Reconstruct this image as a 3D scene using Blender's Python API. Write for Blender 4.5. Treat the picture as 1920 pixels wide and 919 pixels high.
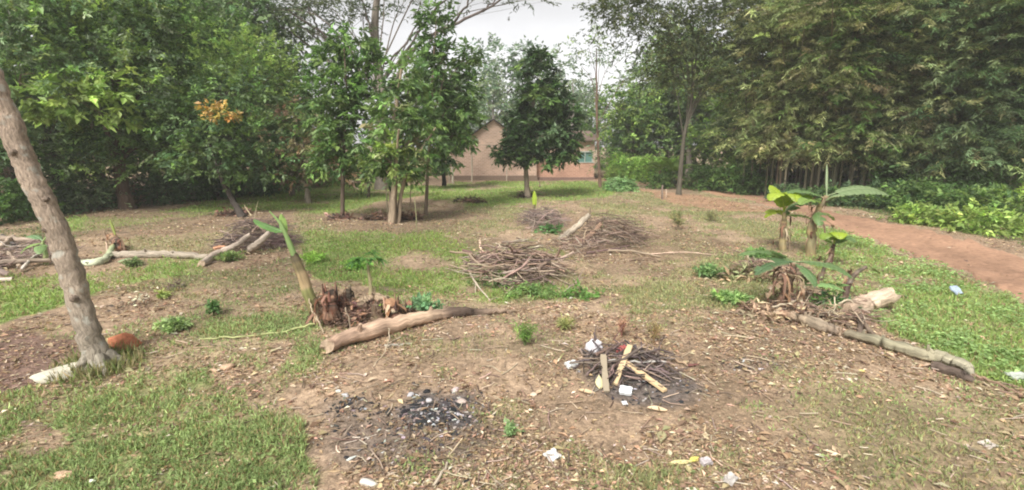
import bpy, math, random
import numpy as np
from mathutils import Vector

# ------------------------------------------------------------------ camera, world, sun, exposure
sc = bpy.context.scene
for o in list(bpy.data.objects): bpy.data.objects.remove(o)
CAMH = 2.4
PITCH = math.radians(11.2)
cam_d = bpy.data.cameras.new('camera'); cam = bpy.data.objects.new('camera', cam_d)
sc.collection.objects.link(cam); sc.camera = cam
cam.location = (0, 0, CAMH); cam.rotation_euler = (math.pi/2 - PITCH, 0, 0)
cam_d.sensor_width = 36; cam_d.lens = 18; cam_d.clip_start = .05; cam_d.clip_end = 2000

SUN_EL, SUN_AZ = math.radians(47), math.radians(205)     # azimuth measured from +Y towards +X
w = bpy.data.worlds.new("World"); sc.world = w; w.use_nodes = True
nt = w.node_tree; nt.nodes.clear()
N = nt.nodes.new
out = N('ShaderNodeOutputWorld'); bg = N('ShaderNodeBackground'); sky = N('ShaderNodeTexSky')
sky.sky_type = 'NISHITA'; sky.sun_disc = False; sky.sun_elevation = SUN_EL; sky.sun_rotation = SUN_AZ
sky.air_density = 1.0; sky.dust_density = 5.0; sky.ozone_density = 1.0
hs = N('ShaderNodeHueSaturation'); hs.inputs['Saturation'].default_value = .10
tc = N('ShaderNodeTexCoord'); mp = N('ShaderNodeMapping'); mp.inputs['Scale'].default_value = (1.2, 1.2, 3.2)
no = N('ShaderNodeTexNoise'); no.inputs['Scale'].default_value = 1.8; no.inputs['Detail'].default_value = 5; no.inputs['Roughness'].default_value = .5
rm = N('ShaderNodeMapRange'); rm.inputs[1].default_value = .3; rm.inputs[2].default_value = .75; rm.inputs[3].default_value = 1.25; rm.inputs[4].default_value = .8
mx = N('ShaderNodeMix'); mx.data_type = 'RGBA'; mx.blend_type = 'MULTIPLY'; mx.inputs[0].default_value = 1
add = N('ShaderNodeMix'); add.data_type = 'RGBA'; add.blend_type = 'ADD'; add.inputs[0].default_value = 1; add.inputs[7].default_value = (3.1, 3.05, 3.1, 1)
L = nt.links.new
L(tc.outputs['Generated'], mp.inputs[0]); L(mp.outputs[0], no.inputs['Vector']); L(no.outputs['Fac'], rm.inputs[0])
L(sky.outputs[0], hs.inputs['Color']); L(hs.outputs[0], add.inputs[6]); L(add.outputs[2], mx.inputs[6]); L(rm.outputs[0], mx.inputs[7])
sx = N('ShaderNodeSeparateXYZ'); L(tc.outputs['Generated'], sx.inputs[0]); er = N('ShaderNodeMapRange'); er.inputs[1].default_value = .06; er.inputs[2].default_value = .34; er.inputs[3].default_value = .93; er.inputs[4].default_value = .52
er.interpolation_type = 'SMOOTHSTEP'; m3 = N('ShaderNodeMix'); m3.data_type = 'RGBA'; m3.blend_type = 'MULTIPLY'; m3.inputs[0].default_value = 1; L(sx.outputs[2], er.inputs[0]); L(mx.outputs[2], m3.inputs[6]); L(er.outputs[0], m3.inputs[7])
L(m3.outputs[2], bg.inputs['Color']); L(bg.outputs[0], out.inputs[0])
bg.inputs['Strength'].default_value = .105

sd = bpy.data.lights.new('sun', 'SUN'); sun = bpy.data.objects.new('sun', sd); sc.collection.objects.link(sun)
sd.energy = 2.9; sd.angle = math.radians(19); sd.color = (1, .96, .9)
sdir = Vector((math.sin(SUN_AZ)*math.cos(SUN_EL), math.cos(SUN_AZ)*math.cos(SUN_EL), math.sin(SUN_EL)))
sun.rotation_euler = sdir.to_track_quat('Z', 'Y').to_euler()
sc.view_settings.view_transform = 'Standard'; sc.view_settings.look = 'None'
sc.view_settings.exposure = .93; sc.view_settings.gamma = 1
sc.render.engine = 'CYCLES'
sc.cycles.max_bounces = 7; sc.cycles.diffuse_bounces = 5; sc.cycles.glossy_bounces = 1
sc.cycles.transmission_bounces = 3; sc.cycles.transparent_max_bounces = 4
sc.cycles.use_denoising = True; sc.cycles.filter_width = 2.0
sc.cycles.caustics_reflective = False; sc.cycles.caustics_refractive = False

# ------------------------------------------------------------------ helpers
COL = sc.collection
cp, sp = math.cos(PITCH), math.sin(PITCH)
def ray(u, v):
    dx = (u-960)/960; dy = (459.5-v)/960
    return np.array([dx, cp+dy*sp, -sp+dy*cp])
def P(u, v, Y):
    """the world point at distance Y in front seen at photo position u, v"""
    d = ray(u, v); t = Y/d[1]
    return d*t + np.array([0, 0, CAMH])
def uv(x, y, z=0.0):
    x = np.asarray(x, float); y = np.asarray(y, float)
    f = y*cp - (z-CAMH)*sp; up = y*sp + (z-CAMH)*cp
    f = np.maximum(f, .4)
    return 960+960*x/f, 459.5-960*up/f

def h2(ix, iy, s):
    n = (ix.astype(np.int64)*374761393 + iy.astype(np.int64)*668265263 + s*1442695041) & 0xffffffff
    n = ((n ^ (n >> 13))*1274126177) & 0xffffffff
    n = ((n ^ (n >> 15))*2246822519) & 0xffffffff
    return ((n ^ (n >> 16)) & 0xffffff)/float(0xffffff)
def vn(x, y, s=0):
    x = np.asarray(x, float); y = np.asarray(y, float)
    ix = np.floor(x); iy = np.floor(y); fx = x-ix; fy = y-iy
    fx = fx*fx*(3-2*fx); fy = fy*fy*(3-2*fy)
    a = h2(ix, iy, s); b = h2(ix+1, iy, s); c = h2(ix, iy+1, s); d = h2(ix+1, iy+1, s)
    return (a*(1-fx)+b*fx)*(1-fy) + (c*(1-fx)+d*fx)*fy
def fbm(x, y, s=0, o=4):
    r = 0; a = .5; t = 0
    for i in range(o):
        r = r + a*vn(np.asarray(x)*2**i, np.asarray(y)*2**i, s+i*7); t += a; a *= .55
    return r/t

# road centre line (world) from its two edges
def at0(u, v):
    d = ray(u, v); t = CAMH/-d[2]; return np.array([d[0]*t, d[1]*t])
road_near = [at0(*q) for q in [(1160,341.5),(1260,351),(1390,373),(1480,397),(1560,423),(1650,453),(1760,497),(1850,536),(1990,600)]]
road_far  = [at0(*q) for q in [(1190,338),(1300,346),(1440,366),(1530,392),(1610,410),(1690,426),(1765,443),(1850,463),(1990,500)]]
def gz(x, y):
    x = np.asarray(x, float); y = np.asarray(y, float)
    far = np.clip((y-25)/20, 0, 1)
    z = (fbm(x*.35, y*.35, 3, 3)-.5)*.22*(1-far)
    bare = np.exp(-((x+4.9)**2+(y-4.6)**2)/2.0)*-.05
    pit = np.exp(-((x+.9)**2+(y-4.2)**2)/.35)*-.04
    return z + bare + pit + (fbm(x*1.7, y*1.7, 9, 3)-.5)*.07*(1-far)
def at(u, v, lift=0.0):
    d = ray(u, v); z = 0.0
    for _ in range(6):
        t = (CAMH-z)/-d[2]; x, y = d[0]*t, d[1]*t; z = float(gz(x, y))
    return np.array([x, y, z+lift])
def n3(v):
    v = np.asarray(v, float); return v/np.maximum(np.linalg.norm(v, axis=-1, keepdims=True), 1e-9)

class Geo:
    def __init__(s): s.V = []; s.F = []; s.C = []; s.M = []; s.G = []; s.n = 0
    def add(s, V, F, col=(1,1,1), mi=0, grain=None):
        V = np.asarray(V, float).reshape(-1, 3)
        Fs = F if isinstance(F, list) and len(F) and isinstance(F[0], np.ndarray) and F[0].ndim == 2 else [np.asarray(F, int)]
        for f in Fs:
            s.F.append(f+s.n); s.M.append(np.full(len(f), mi))
        c = np.asarray(col, float)
        if c.ndim == 1: c = np.tile(c, (len(V), 1))
        s.V.append(V); s.C.append(c[:, :3]); s.G.append(V if grain is None else grain); s.n += len(V); return s
    def mesh(s, name, mats, org=(0,0,0), smooth=True):
        me = bpy.data.meshes.new(name)
        V = np.concatenate(s.V)-np.asarray(org, float)
        me.vertices.add(len(V)); me.vertices.foreach_set('co', V.ravel().astype(np.float32))
        tot = np.concatenate([np.full(len(f), f.shape[1]) for f in s.F]); loops = np.concatenate([f.ravel() for f in s.F])
        me.loops.add(len(loops)); me.loops.foreach_set('vertex_index', loops.astype(np.int32))
        me.polygons.add(len(tot)); st = np.concatenate([[0], np.cumsum(tot)[:-1]])
        me.polygons.foreach_set('loop_start', st.astype(np.int32))
        me.polygons.foreach_set('material_index', np.concatenate(s.M).astype(np.int32))
        me.polygons.foreach_set('use_smooth', np.full(len(tot), smooth))
        at_ = me.attributes.new('tint', 'FLOAT_COLOR', 'POINT')
        C = np.concatenate(s.C); C = np.concatenate([C, np.ones((len(C), 1))], 1)
        at_.data.foreach_set('color', C.ravel().astype(np.float32))
        if getattr(s, 'tubes', False):
            a2 = me.attributes.new('grain', 'FLOAT_VECTOR', 'POINT'); a2.data.foreach_set('vector', np.concatenate(s.G).ravel().astype(np.float32))
        me.update(calc_edges=True)
        for m in (mats if isinstance(mats, (list, tuple)) else [mats]): me.materials.append(m)
        return me
    def obj(s, name, mats, parent=None, org=(0,0,0), smooth=True):
        o = bpy.data.objects.new(name, s.mesh(name, mats, org, smooth)); COL.objects.link(o); o.parent = parent
        return o
def tag(o, label=None, cat=None, group=None, kind=None):
    if label: o['label'] = label
    if cat: o['category'] = cat
    if group: o['group'] = group
    if kind: o['kind'] = kind
    return o
def thing(name, label, cat, loc, group=None):
    o = bpy.data.objects.new(name, None); COL.objects.link(o); o.location = tuple(loc); o.empty_display_size = .2
    return tag(o, label, cat, group)
def single(name, label, cat, geo, mats, loc, group=None, smooth=True, kind=None):
    o = geo.obj(name, mats, None, loc, smooth); o.location = tuple(loc)
    return tag(o, label, cat, group, kind)
def dup(root, loc, rz, s=1.0, label=None, group=None):
    r = root.copy(); COL.objects.link(r); r.location = tuple(loc); r.rotation_euler = (0, 0, rz); r.scale = (s, s, s)
    if label: r['label'] = label
    if group: r['group'] = group
    for ch in list(root.children):
        c = ch.copy(); COL.objects.link(c); c.parent = r
        for g in list(ch.children):
            d = g.copy(); COL.objects.link(d); d.parent = c
    return r

# ------------------------------------------------------------------ materials
def mat(name):
    m = bpy.data.materials.new(name); m.use_nodes = True; t = m.node_tree; t.nodes.clear()
    return m, t, t.nodes.new, t.links.new
def leafmat(name, rough=.5, trans=.35, spec=.35, bump=0):
    m, t, N, L = mat(name)
    o = N('ShaderNodeOutputMaterial'); p = N('ShaderNodeBsdfPrincipled'); tr = N('ShaderNodeBsdfTranslucent'); mx = N('ShaderNodeMixShader')
    a = N('ShaderNodeAttribute'); a.attribute_name = 'tint'
    g = N('ShaderNodeHueSaturation'); g.inputs['Value'].default_value = 1.35; g.inputs['Saturation'].default_value = 1.1
    L(a.outputs['Color'], p.inputs['Base Color']); L(a.outputs['Color'], g.inputs['Color']); L(g.outputs[0], tr.inputs['Color'])
    p.inputs['Roughness'].default_value = rough; p.inputs['Specular IOR Level'].default_value = spec
    mx.inputs[0].default_value = trans; L(p.outputs[0], mx.inputs[1]); L(tr.outputs[0], mx.inputs[2]); L(mx.outputs[0], o.inputs[0])
    return m
def roughmat(name, scale=12, contrast=.5, rough=.9, bump=.4, stretch=(1,1,1), scale2=None, spec=.2, grain=False):
    """tint attribute times two octaves of noise, with bump"""
    m, t, N, L = mat(name)
    o = N('ShaderNodeOutputMaterial'); p = N('ShaderNodeBsdfPrincipled')
    a = N('ShaderNodeAttribute'); a.attribute_name = 'tint'
    tc = N('ShaderNodeTexCoord'); mp = N('ShaderNodeMapping'); mp.inputs['Scale'].default_value = stretch
    n = N('ShaderNodeTexNoise'); n.inputs['Scale'].default_value = scale; n.inputs['Detail'].default_value = 8; n.inputs['Roughness'].default_value = .65
    r = N('ShaderNodeMapRange'); r.inputs[1].default_value = .3; r.inputs[2].default_value = .7; r.inputs[3].default_value = 1-contrast; r.inputs[4].default_value = 1+contrast
    mx = N('ShaderNodeMix'); mx.data_type = 'RGBA'; mx.blend_type = 'MULTIPLY'; mx.inputs[0].default_value = 1
    if grain:
        ga = N('ShaderNodeAttribute'); ga.attribute_name = 'grain'; L(ga.outputs['Vector'], mp.inputs[0])
    else: L(tc.outputs['Object'], mp.inputs[0])
    L(mp.outputs[0], n.inputs['Vector']); L(n.outputs['Fac'], r.inputs[0])
    L(a.outputs['Color'], mx.inputs[6]); L(r.outputs[0], mx.inputs[7]); L(mx.outputs[2], p.inputs['Base Color'])
    b = N('ShaderNodeBump'); b.inputs['Strength'].default_value = bump; b.inputs['Distance'].default_value = .03
    L(n.outputs['Fac'], b.inputs['Height']); L(b.outputs[0], p.inputs['Normal'])
    p.inputs['Roughness'].default_value = rough; p.inputs['Specular IOR Level'].default_value = spec
    L(p.outputs[0], o.inputs[0]); return m
M_leaf = leafmat('leaf', .45, .4, .4)
M_soft = leafmat('soft_leaf', .6, .42, .25)
M_fern = leafmat('fine_leaf', .6, .48, .2)
M_dry = leafmat('dry_leaf', .85, .15, .15)
M_grass = leafmat('grass_blade', .6, .35, .2)
M_banana = leafmat('banana_leaf', .4, .4, .4)
M_bark = roughmat('bark', 14, .4, .95, .8, (1, 1, .25), grain=True)
M_wood = roughmat('weathered_wood', 26, .5, .9, .8, (1.0, 1.0, .13), grain=True)
M_stem = roughmat('plant_stem', 24, .4, .7, .4, (1, 1, .12), spec=.3, grain=True)
M_soil = roughmat('loose_soil', 20, .35, .95, .8)
M_stone = roughmat('stone', 9, .2, .8, .4)
M_plastic = roughmat('thin_plastic', 9, .1, .35, .15, spec=.5)
M_paper = roughmat('paper', 9, .06, .7, .1)

# ------------------------------------------------------------------ shape generators
def tube(path, rad, sides=8, col=(1,1,1), cap=True, wob=0.0, seed=0, g=None, mi=0, capmi=None, capcol=None, ell=1.0):
    path = np.asarray(path, float); n = len(path); rad = np.broadcast_to(np.asarray(rad, float), (n,)).copy()
    T = np.gradient(path, axis=0); T = n3(T)
    ref = np.array([0, 0, 1.0]) if abs(T[:, 2]).mean() < .8 else np.array([1.0, 0, 0])
    A = n3(np.cross(T, ref)); B = np.cross(T, A)
    th = np.arange(sides)/sides*2*np.pi
    rr = rad[:, None]*np.ones((1, sides))
    if wob:
        rs = np.random.RandomState(seed)
        k = rs.randn(n, sides); k = (k+np.roll(k, 1, 1)+np.roll(k, -1, 1))/2
        if n > 2: k[1:-1] = (k[1:-1]+k[:-2]+k[2:])/2
        if n > 24:
            for _ in range(2): k[1:-1] = (k[1:-1]*1.2+k[:-2]+k[2:])/2.3
        rr = rr*(1+wob*k)
    V = path[:, None, :] + rr[..., None]*(np.cos(th)[None, :, None]*A[:, None, :] + ell*np.sin(th)[None, :, None]*B[:, None, :])
    if wob and cap:
        re_ = np.random.RandomState(seed+77)
        for e_ in (0, n-1): V[e_] = V[e_]+T[e_]*rad[e_]*re_.randn(sides, 1)*.22
    i = np.arange(n-1)[:, None]*sides; j = np.arange(sides)[None, :]; j2 = (j+1) % sides
    F = np.stack([i+j, i+j2, i+sides+j2, i+sides+j], -1).reshape(-1, 4)
    g = g or Geo()
    c = np.asarray(col, float)
    if c.ndim == 2: c = np.repeat(c, sides, 0)
    cum = np.concatenate([[0], np.cumsum(np.linalg.norm(np.diff(path, axis=0), axis=1))]); R0 = rad.max(); g.tubes = True
    gr = np.stack([np.cos(th)[None]*R0*np.ones((n, 1)), np.sin(th)[None]*R0*np.ones((n, 1)), cum[:, None]*np.ones((1, sides))], -1).reshape(-1, 3)+path[0]*3
    g.add(V.reshape(-1, 3), F, c, mi, gr)
    if cap:
        for e, rev in ((0, False), (n-1, True)):
            if rad[e] < .004: continue
            ring = V[e]; ctr = path[e] + (T[e]*rad[e]*.08 if rev else -T[e]*rad[e]*.08)
            VV = np.vstack([ring, ctr]); k = np.arange(sides)
            FF = np.stack([k, (k+1) % sides, np.full(sides, sides)], 1)
            if not rev: FF = FF[:, ::-1]
            cc = capcol if capcol is not None else (c[0 if e == 0 else -1] if c.ndim == 2 else c)
            g.add(VV, FF, cc, mi if capmi is None else capmi)
    return g
def curve(pts, n=12, jit=0.0, seed=0):
    """smooth path through control points with wobble"""
    pts = np.asarray(pts, float); m = len(pts); rs = np.random.RandomState(seed)
    if m == 2:
        t = np.linspace(0, 1, n)[:, None]; out = pts[0]*(1-t)+pts[1]*t
    else:
        q = np.vstack([2*pts[0]-pts[1], pts, 2*pts[-1]-pts[-2]]); out = []
        for s in np.linspace(0, m-1, n):
            i = min(int(s), m-2); t = s-i; a, b, c, d = q[i:i+4]
            out.append(.5*((2*b)+(-a+c)*t+(2*a-5*b+4*c-d)*t*t+(-a+3*b-3*c+d)*t**3))
        out = np.array(out)
    if jit:
        k = rs.randn(n, 3)*jit; k[0] = 0; k[-1] *= .4
        out = out+k
    return out
def leaves(g, Pt, D, Nn, Ln, Wd, col, fold=.18, droop=0.0, mi=0, long=False):
    """many leaves: base points, directions, normals; kites (4 verts) or longer curved leaves (7 verts)"""
    D = n3(D); S = n3(np.cross(D, Nn)); Nn = np.cross(S, D)
    Ln = np.asarray(Ln, float)[:, None]; Wd = np.asarray(Wd, float)[:, None]; n = len(Pt)
    if not long:
        m = Pt+D*Ln*.45
        V = np.stack([Pt, m+S*Wd*.5+Nn*Wd*fold, Pt+D*Ln-Nn*Ln*droop, m-S*Wd*.5+Nn*Wd*fold], 1)
        F = np.arange(n)[:, None]*4+np.array([[0, 1, 2, 3]]); k = 4
    else:
        def q(s): return Pt+D*Ln*s-np.array([0, 0, 1.0])*Ln*droop*s*s
        V = np.stack([q(0), q(.3)+S*Wd*.45+Nn*Wd*fold, q(.3)-S*Wd*.45+Nn*Wd*fold, q(.35),
                      q(.7)+S*Wd*.36+Nn*Wd*fold, q(.7)-S*Wd*.36+Nn*Wd*fold, q(.7), q(1.0)], 1)
        b = np.arange(n)[:, None]*8
        g.add(V.reshape(-1, 3), [np.vstack([b+[[0, 1, 3, 3]]])[:, :3], b+np.array([[0, 3, 2]]), b+np.array([[1, 4, 6, 3]]), b+np.array([[3, 6, 5, 2]]),
                                 b+np.array([[4, 7, 6]]), b+np.array([[6, 7, 5]])], np.repeat(col, 8, 0), mi)
        return g
    g.add(V.reshape(-1, 3), F, np.repeat(col, k, 0), mi); return g
def pal(rs, cols, n, sp=.2, w=None):
    c = np.asarray(cols, float)[rs.choice(len(cols), n, p=w)]
    return c*np.exp(rs.randn(n, 1)*sp)*(1+rs.randn(n, 3)*.05)
def sprays(g, rs, C, O, spec):
    """leaf sprays: a twig from each point C going along O, leaves set along it"""
    m = len(C); k = spec.get('k', 10); sl = spec.get('sl', .5); dr = spec.get('droop', .3)
    L0, W0 = spec['L'], spec['W']
    T = n3(O+rs.randn(m, 3)*spec.get('scat', .35)); T[:, 2] -= dr*.3; T = n3(T)
    s = rs.rand(m, k)
    bs = C[:, None]+T[:, None]*(s[..., None]*sl) - np.array([0, 0, 1.0])*(s[..., None]**2)*sl*dr*.5
    bs = bs+rs.randn(m, k, 3)*spec.get('j', .03)
    R = rs.randn(m, k, 3); R[..., 2] *= spec.get('flat', .5)
    D = n3(T[:, None]*.7+R*.8); D[..., 2] -= dr*rs.rand(m, k)
    NN = np.array([0, 0, 1.0])+rs.randn(m, k, 3)*spec.get('nj', .45)
    sc_ = pal(rs, spec['cols'], m, spec.get('cv', .22), spec.get('w'))
    col = np.repeat(sc_, k, 0)*np.exp(rs.randn(m*k, 1)*.16)
    Ln = L0*np.exp(rs.randn(m*k)*.25); Wd = W0*Ln/L0
    col = (col*.93+.07*col.mean(1, keepdims=True))*np.array([1.02, 1.02, .93])
    leaves(g, bs.reshape(-1, 3), D.reshape(-1, 3), NN.reshape(-1, 3), Ln, Wd, np.clip(col*1.55, .005, .9), fold=.15, droop=.12, long=spec.get('long', False))
def lobe_points(rs, c, r, n, inner=.35, cut=-.75):
    d = n3(rs.randn(n*2, 3)); d = d[d[:, 2] > cut][:n]
    n = len(d)
    rad = (inner+(1-inner)*rs.rand(n)**.55)[:, None]
    lump = 1+.28*np.sin(d[:, :1]*5+c[0])*np.cos(d[:, 1:2]*4+c[1]) + .2*rs.randn(n, 1)*.5
    return c+d*np.asarray(r)*rad*lump, n3(d+np.array([0, 0, .25]))
def tree(name, label, cat, base, lobes, spec, r0=.15, fork=.35, group=None, barkcol=(.16,.12,.09), seed=1, dens=26, trunk_top=None,
         lean=(0, 0), limb_r=.35, nb=6, leafmat=None, extra=None, stems=1, trunk_ctrl=None, sides=9):
    """trunk + limbs reaching into leafy lobes; lobes = (centre xyz, radii xyz[, spec override]) in world space"""
    rs = np.random.RandomState(seed); base = np.asarray(base, float)
    t = thing(name, label, cat, base, group)
    g = Geo(); top = np.asarray(trunk_top, float) if trunk_top is not None else base+np.array([lean[0], lean[1], max(l[0][2]-base[2] for l in lobes)*.8])
    ctr = trunk_ctrl if trunk_ctrl is not None else [base-np.array([0, 0, .15]), base+(top-base)*.35+rs.randn(3)*r0*.8, base+(top-base)*.7+rs.randn(3)*r0, top]
    tp = curve(ctr, 22, r0*.05, seed)
    s = np.linspace(0, 1, 22); tr = r0*(1-.72*s)*(1+.45*np.exp(-s*26))
    bc = np.asarray(barkcol)
    tube(tp, tr, sides, bc*np.exp(rs.randn(22, 1)*.1), True, .07, seed, g)
    for q in range(stems-1):
        a = rs.rand()*6.28; off = np.array([math.cos(a), math.sin(a), 0])
        e = base+(top-base)*(.55+.3*rs.rand())+off*r0*(7+4*rs.rand())
        tube(curve([base+off*r0*1.3-np.array([0, 0, .1]), base+off*r0*2.6+(top-base)*.3, e], 14, r0*.06, seed+q), r0*(.75-.2*rs.rand())*np.linspace(1, .35, 14), 7, bc, True, .06, seed, g)
    lf = Geo(); tw = Geo()
    for li, lb in enumerate(lobes):
        c = np.asarray(lb[0], float); r = np.asarray(lb[1], float); spx = dict(spec, **(lb[2] if len(lb) > 2 else {}))
        hz = (c[2]-base[2])*(.45+.25*rs.rand()); k = int(np.argmin(abs(tp[:, 2]-base[2]-max(hz, fork*(top[2]-base[2])))))
        st = tp[k]; mid = (st+c)/2+np.array([0, 0, .12*np.linalg.norm(c-st)])+rs.randn(3)*.08*np.linalg.norm(c-st)
        lp = curve([st, mid, c], 10, .01, seed+li); lr = tr[k]*limb_r*np.linspace(1.2, .35, 10)
        tube(lp, np.maximum(lr, .008), 6, bc, False, .05, seed+li, g)
        n = max(6, int(dens*spx.get('dm', 1)*(r[0]*r[2]+r[0]*r[1]+r[1]*r[2])/3*4))
        C, O = lobe_points(rs, c, r, n, spx.get('inner', .35), spx.get('cut', -.75))
        for q in rs.choice(len(C), min(nb, len(C)), False):
            a = lp[5+rs.randint(5)]
            tube(curve([a, (a+C[q])/2+rs.randn(3)*.1*r.min(), C[q]], 6), np.linspace(max(lr[-1]*.8, .007), .004, 6), 4, bc, False, 0, 0, g)
        sprays(lf, rs, C, O, spx)
    if extra: extra(lf, g, rs)
    g.obj('trunk', M_bark, t, base)
    lf.obj('crown', leafmat or M_leaf, t, base, smooth=False)
    return t
def plobes(Y, items, sc_=1.0, dep=.9):
    """lobes given by where they are seen: (u, v, ru, rv, dY) around distance Y"""
    o = []
    for it in items:
        u, v, ru, rv = it[:4]; dy = it[4] if len(it) > 4 else 0
        c = P(u, v, Y+dy); k = (Y+dy)/960*1.02
        o.append((c, (ru*k*sc_, (ru+rv)/2*k*dep*sc_, rv*k*sc_)) + ((it[5],) if len(it) > 5 else ()))
    return o
# ------------------------------------------------------------------ ground cover map (where grass, soil, ash lie on the plot)
def inpoly(u, v, poly):
    u = np.asarray(u); v = np.asarray(v); r = np.zeros(u.shape, bool); n = len(poly)
    for i in range(n):
        x1, y1 = poly[i]; x2, y2 = poly[(i+1) % n]
        if y1 == y2: continue
        c = ((y1 > v) != (y2 > v)) & (u < (x2-x1)*(v-y1)/(y2-y1)+x1)
        r ^= c
    return r
GRASS = [
    ([(180,520),(420,505),(560,520),(600,560),(560,600),(380,600),(200,560)], .35, 2),
    ([(780,470),(1000,450),(1100,500),(1060,600),(900,600),(760,560)], .3, 2),
    ([(1100,380),(1500,395),(1560,470),(1480,560),(1200,600),(1060,560),(1150,470)], .62, 2),
    ([(1080,350),(1200,352),(1420,395),(1380,420),(1200,410),(1060,392)], .55, 2),
    ([(560,390),(900,380),(1000,400),(960,450),(700,460),(560,440)], .4, 2),
    ([(560,440),(860,440),(1000,470),(960,580),(760,570),(560,500)], .55, 1),
    ([(100,430),(560,425),(560,470),(200,480)], .35, 2),  # (polygon on the photographed ground, density, tone: 0 plain, 1 lush, 2 dull, 3 dark green)
    ([(-900,900),(-300,770),(0,738),(90,712),(160,690),(250,655),(330,620),(420,600),(600,590),(612,640),(585,700),(560,745),(590,800),(600,860),(640,960),(500,1400),(-900,1400)], 1.0, 0),
    ([(-700,620),(-100,545),(60,520),(190,505),(300,488),(380,484),(370,515),(260,530),(190,545),(90,580),(0,612),(-300,680)], .95, 1),
    ([(330,470),(470,480),(480,520),(430,560),(300,600),(330,560)], .3, 2),
    ([(100,412),(330,395),(430,372),(520,352),(700,345),(860,352),(880,362),(760,372),(700,380),(640,398),(500,396),(430,398),(300,412),(120,440)], 1.0, 1),
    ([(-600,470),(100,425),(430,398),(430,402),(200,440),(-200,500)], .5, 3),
    ([(850,342),(1120,340),(1180,352),(1130,372),(1050,384),(930,388),(850,384),(800,375)], 1.0, 1),
    ([(820,372),(1000,385),(1100,395),(1060,402),(900,410),(800,396)], .5, 2),
    ([(560,470),(640,455),(720,455),(760,500),(800,520),(770,545),(680,545),(600,530),(560,510)], .85, 1),
    ([(860,440),(960,430),(1010,440),(1050,470),(1010,490),(900,480)], .55, 2),
    ([(960,530),(1090,540),(1150,560),(1120,572),(980,570)], .6, 1),
    ([(1120,500),(1260,505),(1420,500),(1450,560),(1400,585),(1300,590),(1180,545)], .6, 2),
    ([(1130,395),(1330,390),(1420,400),(1440,430),(1330,430),(1200,420)], .45, 2),
    ([(1290,355),(1500,410),(1600,440),(1580,470),(1450,440),(1350,400)], .35, 2),
    ([(1480,425),(1580,425),(1650,460),(1770,505),(1860,548),(1990,600),(2600,800),(2600,1000),(1990,745),(1830,690),(1650,610),(1560,560),(1520,500)], 1.0, 1),
    ([(700,600),(860,640),(1000,620),(1060,650),(1000,700),(900,690),(760,680)], .18, 2),
    ([(860,760),(980,740),(1020,800),(1120,850),(1300,850),(1420,919),(1400,1100),(900,1100),(880,860)], .33, 2),
    ([(1400,760),(1650,740),(1800,780),(1700,860),(1500,840)], .2, 2),
    ([(1550,830),(1900,760),(2100,820),(2000,960),(1600,960)], .22, 2),
    ([(1130,600),(1230,560),(1420,600),(1560,640),(1760,720),(1600,720),(1380,650),(1250,640)], .15, 2),
    ([(350,560),(560,540),(600,590),(420,605)], .45, 0),
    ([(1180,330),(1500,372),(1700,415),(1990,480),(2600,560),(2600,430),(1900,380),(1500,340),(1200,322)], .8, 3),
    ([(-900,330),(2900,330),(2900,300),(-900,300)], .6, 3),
]
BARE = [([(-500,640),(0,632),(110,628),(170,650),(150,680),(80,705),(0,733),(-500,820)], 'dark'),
        ([(60,585),(200,560),(330,545),(380,575),(300,600),(160,610)], 'tan'),
        ([(380,690),(440,678),(480,700),(400,712)], 'tan'), ([(30,790),(130,775),(200,800),(90,830)], 'tan'), ([(0,830),(60,800),(50,870)], 'tan'),
        ([(470,650),(520,640),(500,690),(450,700)], 'tan'), ([(180,400),(430,398),(560,396),(520,420),(420,440),(230,446),(120,440)], 'brown'),
        ([(580,402),(800,395),(900,405),(820,432),(740,445),(620,430)], 'brown'), ([(1190,352),(1330,368),(1480,400),(1380,400),(1250,380)], 'red'),
        ([(1090,430),(1300,440),(1400,470),(1300,490),(1100,490)], 'brown')]
def ndist(u, v):
    """signed cover density of grass on the ground, -> density, tone"""
    return None
def cover(x, y):
    x = np.asarray(x, float); y = np.asarray(y, float)
    u, v = uv(x, y); wu = (fbm(x*1.1, y*1.1, 21, 4)-.5); wv = (fbm(x*1.1+40, y*1.1, 22, 4)-.5)
    dist = np.maximum(y, 1.5); k = 960/dist
    u2 = u+wu*k*.9; v2 = v+wv*k*k*.0022*.9*1000/960
    d = np.zeros(x.shape); tone = np.zeros(x.shape)
    for poly, den, tn in GRASS:
        m = inpoly(u2, v2, poly); d = np.where(m & (den > d), den, d); tone = np.where(m & (den >= d), tn, tone)
    bare = {}
    for poly, kind in BARE:
        m = inpoly(u2, v2, poly); bare[kind] = bare.get(kind, np.zeros(x.shape, bool)) | m
        d = np.where(m, d*.25 if kind == 'brown' else d*.06, d)
    patch = fbm(x*.9, y*.9, 31, 4)
    d = d*np.where(d < .7, np.clip((patch-.40)*7, .05, 1.25), np.clip((patch-.30)*5, .15, 1))
    d = np.maximum(d, np.clip((fbm(x*.7+9, y*.7, 33, 4)-.55)*3, 0, .3)*(y < 25)*(1-sum(b.astype(float) for b in bare.values()).clip(0, 1)))
    beh = (y < 1.0); d = np.where(beh, .3, d)
    return d, tone, bare
ASH = [(-.68, 4.3, .42, .34, 1.0), (-.85, 4.0, .75, .5, .55), (1.30, 4.75, .55, .35, .8), (-1.5, 4.4, .25, .16, .45), (2.6, 5.2, .35, .18, .3)]
def ash(x, y):
    a = np.zeros(np.shape(x)); n = fbm(np.asarray(x)*3, np.asarray(y)*3, 41, 4)
    for cx, cy, rx, ry, s in ASH:
        q = ((x-cx)/rx)**2+((y-cy)/ry)**2
        a = np.maximum(a, s*np.clip(1.5-q-(n-.5)*2.2, 0, 1))
    return a

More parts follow.
